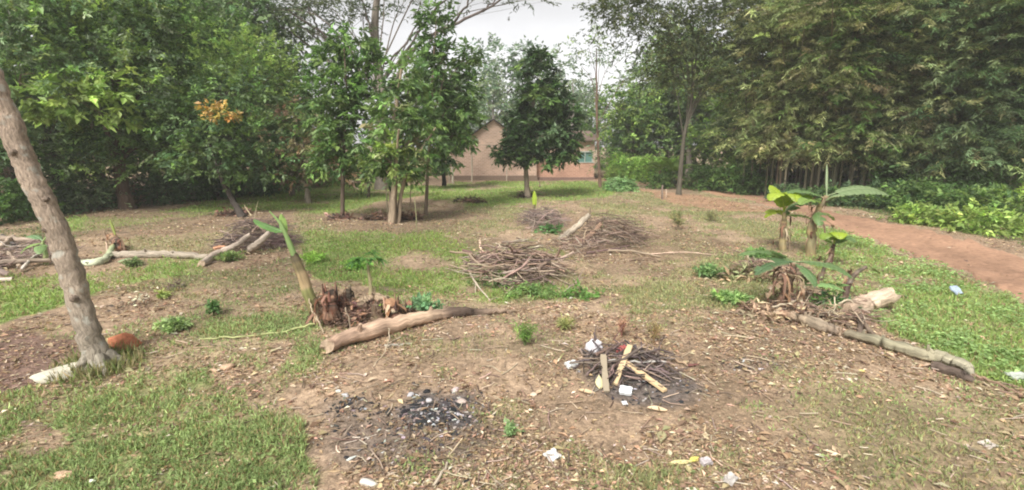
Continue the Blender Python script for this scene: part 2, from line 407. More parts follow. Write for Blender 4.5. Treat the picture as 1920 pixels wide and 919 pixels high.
# ------------------------------------------------------------------ ground sheet
def lin(t0, t1, n, c, k): return c+k*np.sinh(np.linspace(t0, t1, n))
gx = lin(-5.3, 5.3, 580, 0, 4.0); gy = lin(-2.6, 5.4, 470, 4.0, 3.0)
X, Y = np.meshgrid(gx, gy); Z = gz(X, Y)
dn, tone, bare = cover(X, Y); A = ash(X, Y)
n1 = fbm(X*.5, Y*.5, 51, 5)[..., None]; n2 = fbm(X*2.3, Y*2.3, 52, 4)[..., None]; n3_ = fbm(X*6, Y*6, 53, 3)[..., None]
tan = np.array([.33, .238, .162]); red = np.array([.33, .205, .13]); brn = np.array([.23, .165, .108]); grn = np.array([.20, .215, .09]); drk = np.array([.19, .125, .098]); ashc = np.array([.085, .078, .08])
n1 = np.clip((n1-.5)*2.2+.42, 0, 1); c = tan*(1-n1)+brn*n1; c = c*(.62+.75*n2)
c = np.where((n3_ > .62), c*.85+np.array([.45, .33, .24])*.15, c)
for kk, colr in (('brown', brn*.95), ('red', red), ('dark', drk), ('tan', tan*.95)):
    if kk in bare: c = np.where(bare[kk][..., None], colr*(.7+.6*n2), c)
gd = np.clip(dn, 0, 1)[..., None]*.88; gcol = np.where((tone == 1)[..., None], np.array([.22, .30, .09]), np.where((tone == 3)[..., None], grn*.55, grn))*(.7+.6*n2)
c = c*(1-gd)+gcol*gd
c = c*(1-A[..., None]*.95)+ashc*(.5+1.0*n3_)*A[..., None]*.95
ny, nx = X.shape
i = np.arange(ny-1)[:, None]*nx+np.arange(nx-1)[None]; F = np.stack([i, i+1, i+nx+1, i+nx], -1).reshape(-1, 4)
M_ground, t_, N_, L_ = mat('ground')
o_ = N_('ShaderNodeOutputMaterial'); p_ = N_('ShaderNodeBsdfPrincipled'); a_ = N_('ShaderNodeAttribute'); a_.attribute_name = 'tint'
tc_ = N_('ShaderNodeTexCoord'); last = a_.outputs['Color']; hts = []
for s_, c_ in ((4.0, .18), (17.0, .32), (60.0, .35)):
    nn = N_('ShaderNodeTexNoise'); nn.inputs['Scale'].default_value = s_; nn.inputs['Detail'].default_value = 5; nn.inputs['Roughness'].default_value = .7
    r_ = N_('ShaderNodeMapRange'); r_.inputs[1].default_value = .3; r_.inputs[2].default_value = .7; r_.inputs[3].default_value = 1-c_; r_.inputs[4].default_value = 1+c_
    m_ = N_('ShaderNodeMix'); m_.data_type = 'RGBA'; m_.blend_type = 'MULTIPLY'; m_.inputs[0].default_value = 1
    L_(tc_.outputs['Object'], nn.inputs['Vector']); L_(nn.outputs['Fac'], r_.inputs[0]); L_(last, m_.inputs[6]); L_(r_.outputs[0], m_.inputs[7]); last = m_.outputs[2]; hts.append(nn)
vo = N_('ShaderNodeTexVoronoi'); vo.inputs['Scale'].default_value = 26; L_(tc_.outputs['Object'], vo.inputs['Vector'])
cr = N_('ShaderNodeMapRange'); cr.inputs[1].default_value = 0; cr.inputs[2].default_value = 1; cr.inputs[3].default_value = .72; cr.inputs[4].default_value = 1.3
sp_ = N_('ShaderNodeSeparateColor'); L_(vo.outputs['Color'], sp_.inputs[0]); L_(sp_.outputs[0], cr.inputs[0])
m_ = N_('ShaderNodeMix'); m_.data_type = 'RGBA'; m_.blend_type = 'MULTIPLY'; m_.inputs[0].default_value = .8; L_(last, m_.inputs[6]); L_(cr.outputs[0], m_.inputs[7])
L_(m_.outputs[2], p_.inputs['Base Color'])
b1 = N_('ShaderNodeBump'); b1.inputs['Strength'].default_value = .7; b1.inputs['Distance'].default_value = .04; L_(hts[1].outputs['Fac'], b1.inputs['Height'])
b2 = N_('ShaderNodeBump'); b2.inputs['Strength'].default_value = .6; b2.inputs['Distance'].default_value = .012; L_(hts[2].outputs['Fac'], b2.inputs['Height']); L_(b1.outputs[0], b2.inputs['Normal'])
L_(b2.outputs[0], p_.inputs['Normal']); p_.inputs['Roughness'].default_value = .95; p_.inputs['Specular IOR Level'].default_value = .15; L_(p_.outputs[0], o_.inputs[0])
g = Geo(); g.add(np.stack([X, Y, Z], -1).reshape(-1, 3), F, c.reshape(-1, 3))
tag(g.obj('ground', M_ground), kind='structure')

# ------------------------------------------------------------------ dirt road
def resample(pts, n):
    p = curve([(q[0], q[1], 0) for q in pts], n)[:, :2]; return p
ra, rb = resample(road_near, 260), resample(road_far, 260)
ext0 = ra[0]+(ra[0]-ra[12])*np.linspace(1, 0, 24)[:, None]*3.0; ext1 = rb[0]+(ra[0]-ra[12])*np.linspace(1, 0, 24)[:, None]*3.0
ra = np.vstack([ext0[:-1], ra]); rb = np.vstack([ext1[:-1], rb])
nr, nc = len(ra), 22
s = np.linspace(0, 1, nc)[None, :, None]
e1 = (fbm(np.arange(nr)*.18, np.zeros(nr), 61, 3)-.5)*.9; e2 = (fbm(np.arange(nr)*.18, np.ones(nr)*5, 62, 3)-.5)*.9
dv = n3(np.c_[ra-rb, np.zeros(nr)])[:, :2]
RA, RB = ra+dv*e1[:, None], rb-dv*e2[:, None]
XY = RA[:, None]*(1-s)+RB[:, None]*s
prof = .028-.035*np.exp(-((np.linspace(0, 1, nc)-.3)/.07)**2)*0.5-.035*np.exp(-((np.linspace(0, 1, nc)-.7)/.07)**2)*0.5
prof[0] = prof[-1] = -.03
ZZ = gz(XY[..., 0], XY[..., 1])+prof[None]
rn = fbm(XY[..., 0]*.8, XY[..., 1]*.8, 63, 5)[..., None]; rn2 = fbm(XY[..., 0]*4, XY[..., 1]*4, 64, 3)[..., None]
mid = np.exp(-((np.linspace(0, 1, nc)-.5)/.12)**2)[None, :, None]
rc = np.array([.31, .185, .12])*(.55+.6*rn+.35*rn2)*(1-.12*mid)
i = np.arange(nr-1)[:, None]*nc+np.arange(nc-1)[None]; F = np.stack([i, i+1, i+nc+1, i+nc], -1).reshape(-1, 4)
g = Geo(); g.add(np.concatenate([XY, ZZ[..., None]], -1).reshape(-1, 3), F, rc.reshape(-1, 3))
tag(g.obj('dirt_road', roughmat('packed_earth', 9, .28, .95, .8)), kind='structure')
from math import hypot
roadmid = (ra+rb)/2; roadhw = np.linalg.norm(ra-rb, axis=1)/2
def on_road(x, y, m=0.0):
    x = np.asarray(x); y = np.asarray(y)
    if np.ndim(m):
        n_ = vn(x*1.1, y*1.1, 89)+.25*vn(x*5, y*5, 90)-.12; far = y > 15
        return np.where(n_ > .62, on_road(x, y, -.12)*1, on_road(x, y, -.02)*1).astype(bool) & ~(far & (n_ > .42) & ~on_road(x, y, -.3)) & ~(far & (n_ > .78))
    dd = (RB-RA)*m
    poly = [tuple(q) for q in (RA-dd)[::5]]+[tuple(q) for q in (RB+dd)[::5][::-1]]
    return inpoly(x, y, poly)

# ------------------------------------------------------------------ grass, weeds and litter
def scatter(rs, n, r0=2.4, r1=32, a0=-58, a1=58):
    r = np.exp(rs.uniform(math.log(r0), math.log(r1), n)); a = np.radians(rs.uniform(a0, a1, n))
    return r*np.sin(a), r*np.cos(a), r
rs = np.random.RandomState(5)
x, y, r = scatter(rs, 800000, 2.4, 40)
d, tn, br = cover(x, y); cl = fbm(x*5, y*5, 71, 3)
keep = (rs.rand(len(x)) < d*np.clip((cl-.25)*2.2, .1, 1.0)) & ~on_road(x, y, -.03-.12*(vn(x*1.7, y*1.7, 88) > .45))
x, y, r, tn, d = x[keep], y[keep], r[keep], tn[keep], d[keep]; n = len(x)
az = rs.rand(n)*6.28; el = np.radians(rs.uniform(25, 85, n))
D = np.stack([np.cos(az)*np.cos(el), np.sin(az)*np.cos(el), np.sin(el)], 1)
hgt = (.03+.04*rs.rand(n))*(1+.9*(fbm(x*1.3, y*1.3, 72, 3)-.4))*(1+r*.02)*np.where(tn == 1, 1.15, 1)*np.where(d < .35, .75, 1)
wd = (.006+.006*rs.rand(n))*(1+r*.10)
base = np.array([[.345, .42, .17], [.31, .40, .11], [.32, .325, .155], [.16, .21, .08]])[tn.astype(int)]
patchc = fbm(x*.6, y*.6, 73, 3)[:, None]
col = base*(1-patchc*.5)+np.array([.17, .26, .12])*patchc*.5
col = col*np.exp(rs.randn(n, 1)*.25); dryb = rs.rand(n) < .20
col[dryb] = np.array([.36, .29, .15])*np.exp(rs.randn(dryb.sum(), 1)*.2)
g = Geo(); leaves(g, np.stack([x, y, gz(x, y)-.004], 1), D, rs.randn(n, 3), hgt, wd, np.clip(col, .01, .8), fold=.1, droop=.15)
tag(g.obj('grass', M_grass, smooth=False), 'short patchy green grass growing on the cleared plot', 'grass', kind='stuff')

# broad-leaved creeping weeds: lush beside the road, dark under the trees, sparse elsewhere
x, y, r = scatter(rs, 330000, 3, 34)
d, tn, br = cover(x, y); cl = fbm(x*2.2, y*2.2, 74, 4)
pr = np.where(tn == 1, .55, np.where(tn == 3, .6, .13))*d
u_, v_ = uv(x, y); lush = (tn == 1) & (u_ > 1400)
pr = np.where(lush, 1.0*d*np.clip((fbm(x*.8, y*.8, 91, 3)-.3)*4, .25, 1), pr)
keep = (rs.rand(len(x)) < pr*np.clip((cl-.3)*4, .05, 1)) & ~on_road(x, y, np.zeros(len(x)))
x, y, r, tn, cl, lush = x[keep], y[keep], r[keep], tn[keep], cl[keep], lush[keep]; n = len(x)
hh = (.02+.10*rs.rand(n)*np.clip((cl-.3)*3, .1, 1))*np.where(lush, 1.3, .7)
az = rs.rand(n)*6.28; D = np.stack([np.cos(az), np.sin(az), rs.uniform(-.3, .5, n)], 1)
ln = (.03+.035*rs.rand(n))*(1+r*.045)*np.where(lush, .8, .62)
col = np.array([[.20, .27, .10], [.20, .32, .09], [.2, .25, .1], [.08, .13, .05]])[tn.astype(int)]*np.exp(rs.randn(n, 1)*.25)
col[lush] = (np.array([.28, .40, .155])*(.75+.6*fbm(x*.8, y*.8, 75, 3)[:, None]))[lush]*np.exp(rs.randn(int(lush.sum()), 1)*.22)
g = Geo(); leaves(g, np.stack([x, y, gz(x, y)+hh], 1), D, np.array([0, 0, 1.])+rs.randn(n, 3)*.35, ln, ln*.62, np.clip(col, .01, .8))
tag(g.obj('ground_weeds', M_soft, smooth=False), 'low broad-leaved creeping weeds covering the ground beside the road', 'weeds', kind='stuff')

# dead leaves and chips
x, y, r = scatter(rs, 430000, 2.3, 26)
d, tn, br = cover(x, y); A_ = ash(x, y); cl = fbm(x*1.4, y*1.4, 76, 4)
keep = (rs.rand(len(x)) < (1-d*.85)*np.clip((cl-.36)*4.2, .07, 1)*(1-.8*A_)*.85) & (~on_road(x, y, .02) | (rs.rand(len(x)) < .10))
x, y, r, A_ = x[keep], y[keep], r[keep], A_[keep]; n = len(x)
az = rs.rand(n)*6.28; D = np.stack([np.cos(az), np.sin(az), rs.uniform(-.25, .35, n)], 1)
ln = np.exp(rs.randn(n)*.5)*.024*(1+r*.06); ln = np.minimum(ln, .11); asp = np.where(rs.rand(n) < .5, .2, .5)
col = pal(rs, [(.39,.29,.18),(.28,.19,.12),(.47,.38,.26),(.19,.13,.09),(.42,.27,.19),(.60,.52,.41),(.33,.28,.16)], n, .22, [.27,.2,.14,.15,.10,.05,.09])
col = col*(1-.45*A_[:, None])
g = Geo(); leaves(g, np.stack([x, y, gz(x, y)+.004+.012*rs.rand(n)], 1), D, np.array([0, 0, 1.])+rs.randn(n, 3)*.4, ln, ln*asp, np.clip(col, .02, .85), fold=.3)
tag(g.obj('leaf_litter', M_dry, smooth=False), 'tan and brown fallen leaves and chips strewn over bare soil', 'leaf litter', kind='stuff')

# fine twigs lying about
x, y, r = scatter(rs, 3300, 2.5, 22); d, tn, br = cover(x, y); keep = (rs.rand(len(x)) < 1-d) & ~on_road(x, y, .05)
x, y = x[keep], y[keep]; g = Geo(); az = rs.rand(len(x))*6.28
for q in range(len(x)):
    l = .06+.22*rs.rand()**2; e = np.array([math.cos(az[q]), math.sin(az[q]), 0])
    a = np.array([x[q], y[q], 0]); b = a+e*l; m = (a+b)/2+rs.randn(3)*l*.08
    pp = np.array([a, m, b]); pp[:, 2] = gz(pp[:, 0], pp[:, 1])+.012+.02*rs.rand()
    tube(pp, (.002+.0032*rs.rand())*(1+.04*y[q]), 4, pal(rs, [(.30,.22,.16),(.18,.13,.10),(.44,.36,.27)], 1)[0], False, 0, 0, g)
tag(g.obj('fallen_twigs', M_wood), 'thin broken twigs scattered over the cleared soil', 'twigs', kind='stuff')
# ------------------------------------------------------------------ the brick house at the far end
HB = at(925, 338); HY = HB[1]; HZ = float(gz(HB[0], HB[1]))
def px_x(u): return P(u, 338, HY)[0]
M_brick, t_, N_, L_ = mat('brick')
o_ = N_('ShaderNodeOutputMaterial'); p_ = N_('ShaderNodeBsdfPrincipled'); tc_ = N_('ShaderNodeTexCoord'); mp_ = N_('ShaderNodeMapping'); mp_.inputs['Rotation'].default_value = (math.pi/2, 0, 0)
bk = N_('ShaderNodeTexBrick'); bk.inputs['Scale'].default_value = 1; bk.inputs['Brick Width'].default_value = .26; bk.inputs['Row Height'].default_value = .1; bk.inputs['Mortar Size'].default_value = .014
bk.inputs['Color1'].default_value = (.60, .40, .30, 1); bk.inputs['Color2'].default_value = (.47, .30, .225, 1); bk.inputs['Mortar'].default_value = (.62, .50, .41, 1)
nn = N_('ShaderNodeTexNoise'); nn.inputs['Scale'].default_value = .9; nn.inputs['Detail'].default_value = 6; r_ = N_('ShaderNodeMapRange'); r_.inputs[1].default_value = .3; r_.inputs[2].default_value = .7; r_.inputs[3].default_value = .75; r_.inputs[4].default_value = 1.2
m_ = N_('ShaderNodeMix'); m_.data_type = 'RGBA'; m_.blend_type = 'MULTIPLY'; m_.inputs[0].default_value = 1
a_ = N_('ShaderNodeAttribute'); a_.attribute_name = 'tint'; m2 = N_('ShaderNodeMix'); m2.data_type = 'RGBA'; m2.blend_type = 'MULTIPLY'; m2.inputs[0].default_value = 1
L_(tc_.outputs['Object'], mp_.inputs[0]); L_(mp_.outputs[0], bk.inputs['Vector']); L_(tc_.outputs['Object'], nn.inputs['Vector']); L_(nn.outputs['Fac'], r_.inputs[0])
L_(bk.outputs['Color'], m_.inputs[6]); L_(r_.outputs[0], m_.inputs[7]); L_(m_.outputs[2], m2.inputs[6]); L_(a_.outputs['Color'], m2.inputs[7]); L_(m2.outputs[2], p_.inputs['Base Color'])
bb = N_('ShaderNodeBump'); bb.inputs['Strength'].default_value = .5; bb.inputs['Distance'].default_value = .02; L_(bk.outputs['Fac'], bb.inputs['Height']); bb.invert = True; L_(bb.outputs[0], p_.inputs['Normal'])
p_.inputs['Roughness'].default_value = .95; L_(p_.outputs[0], o_.inputs[0])
def box(g, x0, x1, y0, y1, z0, z1, col=(1,1,1), mi=0):
    V = [(x, y, z) for z in (z0, z1) for y in (y0, y1) for x in (x0, x1)]
    g.add(V, [(0,2,3,1),(4,5,7,6),(0,1,5,4),(2,6,7,3),(0,4,6,2),(1,3,7,5)], col, mi); return g
def prism(g, prof, y0, y1, col=(1,1,1), mi=0):
    """polygon prof in x,z pushed from y0 to y1"""
    n = len(prof); V = [(x, y0, z) for x, z in prof]+[(x, y1, z) for x, z in prof]
    g.add(V, [np.array([list(range(n))]), np.array([list(range(n, 2*n))[::-1]]), np.array([[i, i+n, (i+1) % n+n, (i+1) % n] for i in range(n)])], col, mi); return g
house = thing('brick_house', 'low red brick house with a gable end behind the dark tree', 'house', (HB[0], HY, HZ))
org = (HB[0], HY, HZ)
xl, xp, xr, xe = px_x(846), px_x(926), px_x(1006), px_x(1116)
zt = lambda v: P(926, v, HY)[2]
ze, zp = zt(282), zt(225)
prism(Geo(), [(xl, HZ-.2), (xr, HZ-.2), (xr, ze), (xp, zp), (xl, ze)], HY, HY+8).obj('gable_wall', M_brick, house, org, False)
WY = HY+.6
wing = Geo(); x0, x1 = px_x(1083), px_x(1113); zw0, zw1, zw2 = zt(306), zt(284), zt(265)
red_ = (.95, .80, .74)
box(wing, xr+.004, xe, WY, WY+5, HZ-.2, zw0, red_); box(wing, xr+.004, x0, WY, WY+5, zw0, zw2); box(wing, x1, xe, WY, WY+5, zw0, zw2); box(wing, x0, x1, WY, WY+5, zw1, zw2); box(wing, x0, x1, WY+.3, WY+5, zw0, zw1)
wg = wing.obj('wing_wall', M_brick, house, org, False)
M_paint = roughmat('flaking_paint', 12, .15, .6, .2); M_iron = roughmat('rusty_iron', 3, .35, .7, .4)
g = Geo(); box(g, x0+.05, x1-.05, WY+.06, WY+.1, zw0+.04, zw1-.04, (.12, .23, .20)); wn = g.obj('window', M_paint, house, org, False)
g = Geo()
for a, b, c_, d_ in ((x0, x0+.07, zw0, zw1), (x1-.07, x1, zw0, zw1), ((x0+x1)/2-.03, (x0+x1)/2+.03, zw0, zw1), (x0-.05, x1+.05, zw1-.07, zw1), (x0-.08, x1+.08, zw0, zw0+.06)):
    box(g, a, b, WY-.03-(.01 if b-a > .5 else 0), WY+.055, c_, d_, (.38, .42, .37))
fr = g.obj('window_frame', M_paint, wn, org, False)
def slab(g, p0, p1, y0, y1, th, col, n=60):
    """corrugated roof sheet from eave p0 to ridge p1 (x,z)"""
    ys = np.linspace(y0, y1, n); s_ = np.sin(np.arange(n)*math.pi/2*1.0)*.02
    d_ = np.array([p1[0]-p0[0], p1[1]-p0[1]]); nn_ = np.array([-d_[1], d_[0]])/np.hypot(*d_)
    if nn_[1] < 0: nn_ = -nn_
    V = []
    for s2, y_ in zip(s_, ys):
        for q, o2 in ((p0, 0), (p1, 0), (p1, th), (p0, th)):
            V.append((q[0]+nn_[0]*(s2+o2), y_, q[1]+nn_[1]*(s2+o2)))
    F_ = []
    for i_ in range(n-1):
        for k_ in range(4): F_.append((i_*4+k_, i_*4+(k_+1) % 4, i_*4+4+(k_+1) % 4, i_*4+4+k_))
    F_ += [(0, 1, 2, 3), ((n-1)*4+3, (n-1)*4+2, (n-1)*4+1, (n-1)*4)]
    g.add(V, F_, col); return g
m_s = (zp-ze)/(xp-xl)
g = Geo(); rc_ = (.055, .045, .042)
slab(g, (xl-.45, ze-.45*m_s+.02), (xp, zp+.02), HY-.28, HY+8.3, .05, rc_); slab(g, (xr+.45, ze-.45*m_s+.02), (xp, zp+.021), HY-.28, HY+8.3, .05, rc_)
g.obj('roof', M_iron, house, org, False)
g = Geo(); V = [(xr+.47, WY-.4, zw2+.03), (xe+.4, WY-.4, zw2+.03), (xe+.4, WY+5.2, zw2+.75), (xr+.47, WY+5.2, zw2+.75)]
V += [(a, b, c_+.06) for a, b, c_ in V]; g.add(V, [(0,3,2,1),(4,5,6,7),(0,1,5,4),(1,2,6,5),(2,3,7,6),(3,0,4,7)], (.16, .11, .09)); g.obj('wing_roof', M_iron, house, org, False)
g = Geo(); box(g, xl-.05, xr+.05, HY-.09, HY-.004, HZ-.2, HZ+.3, (.22, .16, .12)); box(g, xr+.06, xe+.05, WY-.12, WY-.004, HZ-.2, HZ+.16, (.24, .16, .13)); g.obj('plinth', M_soil, house, org, False)

# bamboo fence poles before the gable, one rail across
def pole(u, v, vt, r_, col, label, lean=0):
    b = at(u, v); h = P(u, vt, b[1])[2]
    g = tube(curve([b-np.array([0, 0, .2]), (b[0]+lean*.5, b[1], h*.5), (b[0]+lean, b[1], h)], 8, .012, int(u)), r_, 7, col, True, .06, int(u))
    return single('fence_pole', label, 'pole', g, M_wood, b, 'poles standing before the brick house')
pole(885, 341, 268, .05, (.50, .42, .33), 'tall pale pole before the gable wall carrying the rail')
pole(950, 340, 305, .035, (.52, .44, .36), 'short pale pole by the left edge of the dark tree')
pole(849, 344, 297, .06, (.50, .45, .36), 'thick pale post left of the gable under the foliage')
pole(842, 343, 306, .035, (.40, .36, .30), 'thin grey post beside the thick pale post')
a, b = P(884, 271, at(885, 341)[1]-.06), P(985, 273, at(885, 341)[1]-.06)
single('fence_rail', 'thin horizontal rail fixed across the poles at the gable', 'rail', tube(curve([a, (a+b)/2-[0, 0, .04], b], 8), .022, 6, (.42, .36, .3)), M_wood, a)

# ------------------------------------------------------------------ trees
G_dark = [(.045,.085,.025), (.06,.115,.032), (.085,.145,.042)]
G_mid = [(.075,.125,.038), (.095,.155,.045), (.125,.195,.06), (.06,.105,.042)]
G_grey = [(.10,.15,.075), (.13,.185,.10), (.08,.12,.06), (.17,.225,.13)]
G_light = [(.17,.24,.065), (.21,.29,.08), (.14,.20,.055)]
G_olive = [(.15,.19,.085), (.19,.22,.10), (.25,.27,.14), (.115,.145,.065), (.20,.19,.11)]
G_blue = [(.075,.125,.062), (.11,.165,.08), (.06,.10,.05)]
G_brown = [(.23,.155,.11), (.30,.21,.14), (.14,.105,.07)]
S_left = dict(L=.145, W=.07, k=15, sl=.5, droop=.35, cols=G_mid+G_grey)
S_far = dict(L=.24, W=.13, k=10, sl=.7, droop=.3, cols=G_mid+G_grey)
S_big = dict(L=.27, W=.10, k=10, sl=.5, droop=.75, cols=G_mid+G_dark, nj=.5)

def forest_row():
    # left wall of trees, each with its own crown lobes as seen
    sp = lambda c, **k: dict(S_left, cols=c, **k)
    tree('forest_tree', 'tall grey-green tree at the far left edge behind the log heap', 'tree', at(20, 402), plobes(16.5, [(-60,60,150,90),(40,140,90,70,-.5),(-50,240,110,80),(60,20,110,70,.5),(20,320,70,45)]), sp(G_grey+G_mid, cv=.3), .2, group='trees of the left wood', seed=11, nb=8, dens=22)
    tree('forest_tree', 'broad pale-topped tree with a thin slanting stem left of the forked trunk', 'tree', at(122, 392), plobes(17.5, [(150,190,75,42,-1.0,dict(cols=G_light,L=.24,W=.13)),(130,90,100,60),(200,40,120,60,.7),(90,290,80,45),(230,130,80,50,-.4),(160,-40,150,70)]), sp(G_grey+G_light, cv=.3), .09, group='trees of the left wood', seed=12, dens=22, trunk_top=P(80,270,18.5), nb=8)
    tree('forest_tree', 'thick forked brown trunk tree in the middle of the left wood', 'tree', at(238, 392), plobes(18.5, [(230,235,95,52),(300,160,90,60,.5),(180,300,80,35),(290,290,80,38),(250,60,110,70,.8),(350,60,90,60,1)]), sp(G_mid+G_dark, cv=.3), .24, group='trees of the left wood', seed=13, dens=24, stems=2, barkcol=(.11,.075,.055), nb=8)
    def orange(lf, g, rs):
        c = P(412, 212, 16.4); C, O = lobe_points(rs, c, (.42, .34, .24), 42)
        sprays(lf, rs, C, O, dict(S_left, cols=[(.33,.18,.05),(.27,.21,.06),(.36,.24,.09)], k=8, L=.12, sl=.22))
    tree('forest_tree', 'leaning dark-trunk tree with an orange leaf tuft', 'tree', at(458, 408), plobes(17.2, [(380,290,75,42),(440,250,70,45,.2),(430,170,60,38,.8),(350,215,60,45,.6),(470,310,55,30,.4)]), sp(G_blue+G_mid, cv=.25), .13, group='trees of the left wood', seed=14, dens=26, trunk_top=P(388,250,17.3), barkcol=(.055,.045,.038), extra=orange, nb=8,
         trunk_ctrl=[at(458,408)-[0,0,.1], P(436,375,17.2), P(412,325,17.2), P(388,250,17.3)])
    tree('forest_tree', 'yellow-green feathery crown rising behind the orange tuft', 'tree', at(400, 366), plobes(23, [(450,110,95,42,0,dict(cols=G_light,L=.13,W=.05,flat=.25)),(400,85,80,40,.5,dict(cols=G_light,L=.13,W=.05)),(500,150,60,42),(380,150,70,50,1),(470,190,80,40,.6)]), dict(S_left, cols=G_light+G_mid), .2, group='trees of the left wood', seed=15, dens=26, nb=8)
    tree('forest_tree', 'brownish vine-draped tree at the right end of the left wood', 'tree', at(548, 368), plobes(22, [(530,255,42,62,0,dict(cols=G_brown+G_olive)),(585,250,38,55,.2,dict(cols=G_brown+G_mid)),(500,310,60,35),(560,310,50,32,.1,dict(cols=G_brown+G_dark)),(480,230,50,50,.8)]), sp(G_dark+G_blue, droop=.9), .15, group='trees of the left wood', seed=16, dens=26)
    tree('forest_tree', 'dense dark green tree behind the feathery crown', 'tree', at(300, 362), plobes(25, [(320,120,120,75),(240,10,130,70,1),(380,10,110,60,1),(470,60,70,60,2),(200,200,100,70),(350,250,120,60)]), dict(S_far, cols=G_mid+G_grey), .3, group='trees of the left wood', seed=17, dens=15, nb=8)
    tree('forest_tree', 'tall tree with dark lower boughs rearmost above the left wood', 'tree', at(480, 352), plobes(28, [(500,90,70,50),(450,180,100,60),(540,200,50,70),(520,270,70,45),(430,280,90,50)]), dict(S_far, cols=G_dark+G_mid), .3, group='trees of the left wood', seed=18, dens=16)
    # copies filling the wood further back
forest_row()
rsF = np.random.RandomState(77)
protoA = tree('wood_tree', 'x', 'tree', (0, 0, 0), [((0,0,7),(2.6,2.6,1.8)),((1.6,.8,5),(2.0,1.8,1.4)),((-1.7,-.5,5.2),(1.9,2,1.5)),((.4,-1.2,3.4),(1.9,1.8,1.2)),((-.4,1.3,8.6),(1.8,1.8,1.4)),((-1.2,.8,2.6),(1.5,1.5,1))], dict(S_far), .28, seed=31, dens=15, nb=8)
protoB = tree('wood_tree', 'x', 'tree', (0, 0, 0), [((0,.3,8),(2.2,2.2,1.6)),((1.9,0,6),(1.6,1.6,1.1)),((-1.8,.7,6.4),(1.7,1.6,1.2)),((.2,-1,4.6),(1.8,1.6,1)),((-1,-.8,3),(1.4,1.4,.9)),((1.1,.9,9.6),(1.6,1.6,1.3))], dict(S_far, cols=G_grey+G_light), .24, seed=32, dens=15, nb=8, barkcol=(.2,.17,.14))
protoC = tree('wood_tree', 'x', 'tree', (0, 0, 0), [((0,0,3.4),(2.2,2.2,1.5)),((1.4,.8,2.4),(1.7,1.6,1.1)),((-1.5,-.5,2.2),(1.6,1.6,1.1)),((.2,.3,4.8),(1.7,1.7,1.2))], dict(S_far, cols=G_dark+G_mid+G_blue), .18, seed=33, dens=17, nb=8)
spotsF = []   # (proto, x, y, scale, label)
LW = 'dense grey-green tree filling the depth of the left wood'
for (x_, y_, k, s_) in [(-22,15,0,1.0),(-25,20,1,1.1),(-21,24,0,1.0),(-17.5,22,2,.95),(-16,27,1,1.05),(-19.5,31,0,1.2),(-13.5,31,2,1.0),(-25,29,0,1.2),(-20,37,1,1.2),(-29,17,0,1.2),(-24,37,1,1.3),(-14.5,23.5,2,.75),(-19,18.5,2,.9)]:
    spotsF.append((k, x_, y_, s_, LW, 'trees filling the left wood'))
RW = 'dense leafy tree of the wood behind the bamboo and the road'
for (x_, y_, k, s_) in [(9,38,2,.85),(12,35,1,.95),(13.5,40,0,1.0),(15.5,34,2,1.1),(17,38,0,1.1),(19.5,33,0,1.15),(21,29,1,1.15),(24,32,0,1.3),(26,26,2,1.3),(28,22,0,1.25),(27,29,1,1.3),(31,19,1,1.3),(10.5,44,1,.9),(22,39,1,1.3),(15,46,0,1.1)]:
    spotsF.append((k, x_, y_, s_, RW, 'trees of the wood behind the bamboo'))
HW = 'pale hazy tree standing far beyond the brick house'
for (x_, y_, k, s_) in [(-6,58,0,.95),(-2.5,62,1,1.0),(1.5,56,2,1.2),(4.5,50,2,1.1),(7.5,52,0,.85),(-10,55,1,1.0),(5.5,60,1,.95)]:
    spotsF.append((k, x_, y_, s_, HW, 'trees beyond the house'))
used = [False]*3
for k, x_, y_, s_, lb, gp in spotsF:
    pr_ = (protoA, protoB, protoC)[k]; rz = rsF.rand()*6.28
    if not used[k]:
        used[k] = True; pr_.location = (x_, y_, 0); pr_.rotation_euler = (0, 0, rz); pr_.scale = (s_,)*3; pr_['label'] = lb; pr_['group'] = gp
    else: dup(pr_, (x_, y_, 0), rz, s_, lb, gp)

# ---- the middle group of broad-leaved trees
MID = 'broad-leaved trees of the middle group'
def fan(c): return dict(S_big, cols=c)
SM = dict(L=.19, W=.08, k=14, sl=.42, droop=.6, cv=.3, nj=.5)
def fn(c, **k): return dict(SM, cols=c, **k)
mb = at(736, 418); MY = mb[1]
tree('broadleaf_tree', 'many-stemmed big-leaved tree with pale trunks in the middle of the plot', 'tree', mb,
     plobes(MY, [(728,300,34,32,-.3,dict(cols=G_light+G_mid)),(745,250,28,34,.1,dict(cols=G_olive+G_mid)),(770,215,24,40,.2),(735,200,26,40),(765,150,24,40,.4),(790,255,24,34,.1),(750,330,26,18,-.2,dict(cols=G_mid)),(700,280,24,28,.2),(705,320,20,20,.4,dict(cols=G_dark)),(775,300,22,24,.3,dict(cols=G_dark+G_olive))]),
     fn(G_mid), .12, group=MID, seed=41, dens=40, stems=5, barkcol=(.30,.235,.165), trunk_top=P(752,130,MY), nb=9)
lb1 = at(641, 412)
tree('broadleaf_tree', 'dark tree with ringed brown stem left of the many-stemmed tree', 'tree', lb1,
     plobes(lb1[1]+.2, [(635,275,28,26),(618,220,30,34),(655,230,28,34,.2),(600,180,24,30,.3),(640,160,34,34,.5),(680,190,24,34,.6),(655,95,40,34,.9),(690,120,26,30,1),(620,110,24,24,.8),(610,300,24,22),(660,305,24,22,.1),(635,325,20,14,-.1,dict(cols=G_dark+G_brown))]), fn(G_dark+G_mid), .075, group=MID, seed=42, dens=46, barkcol=(.10,.075,.055), trunk_top=P(645,90,lb1[1]+.5), nb=9)
lb2 = at(797, 402)
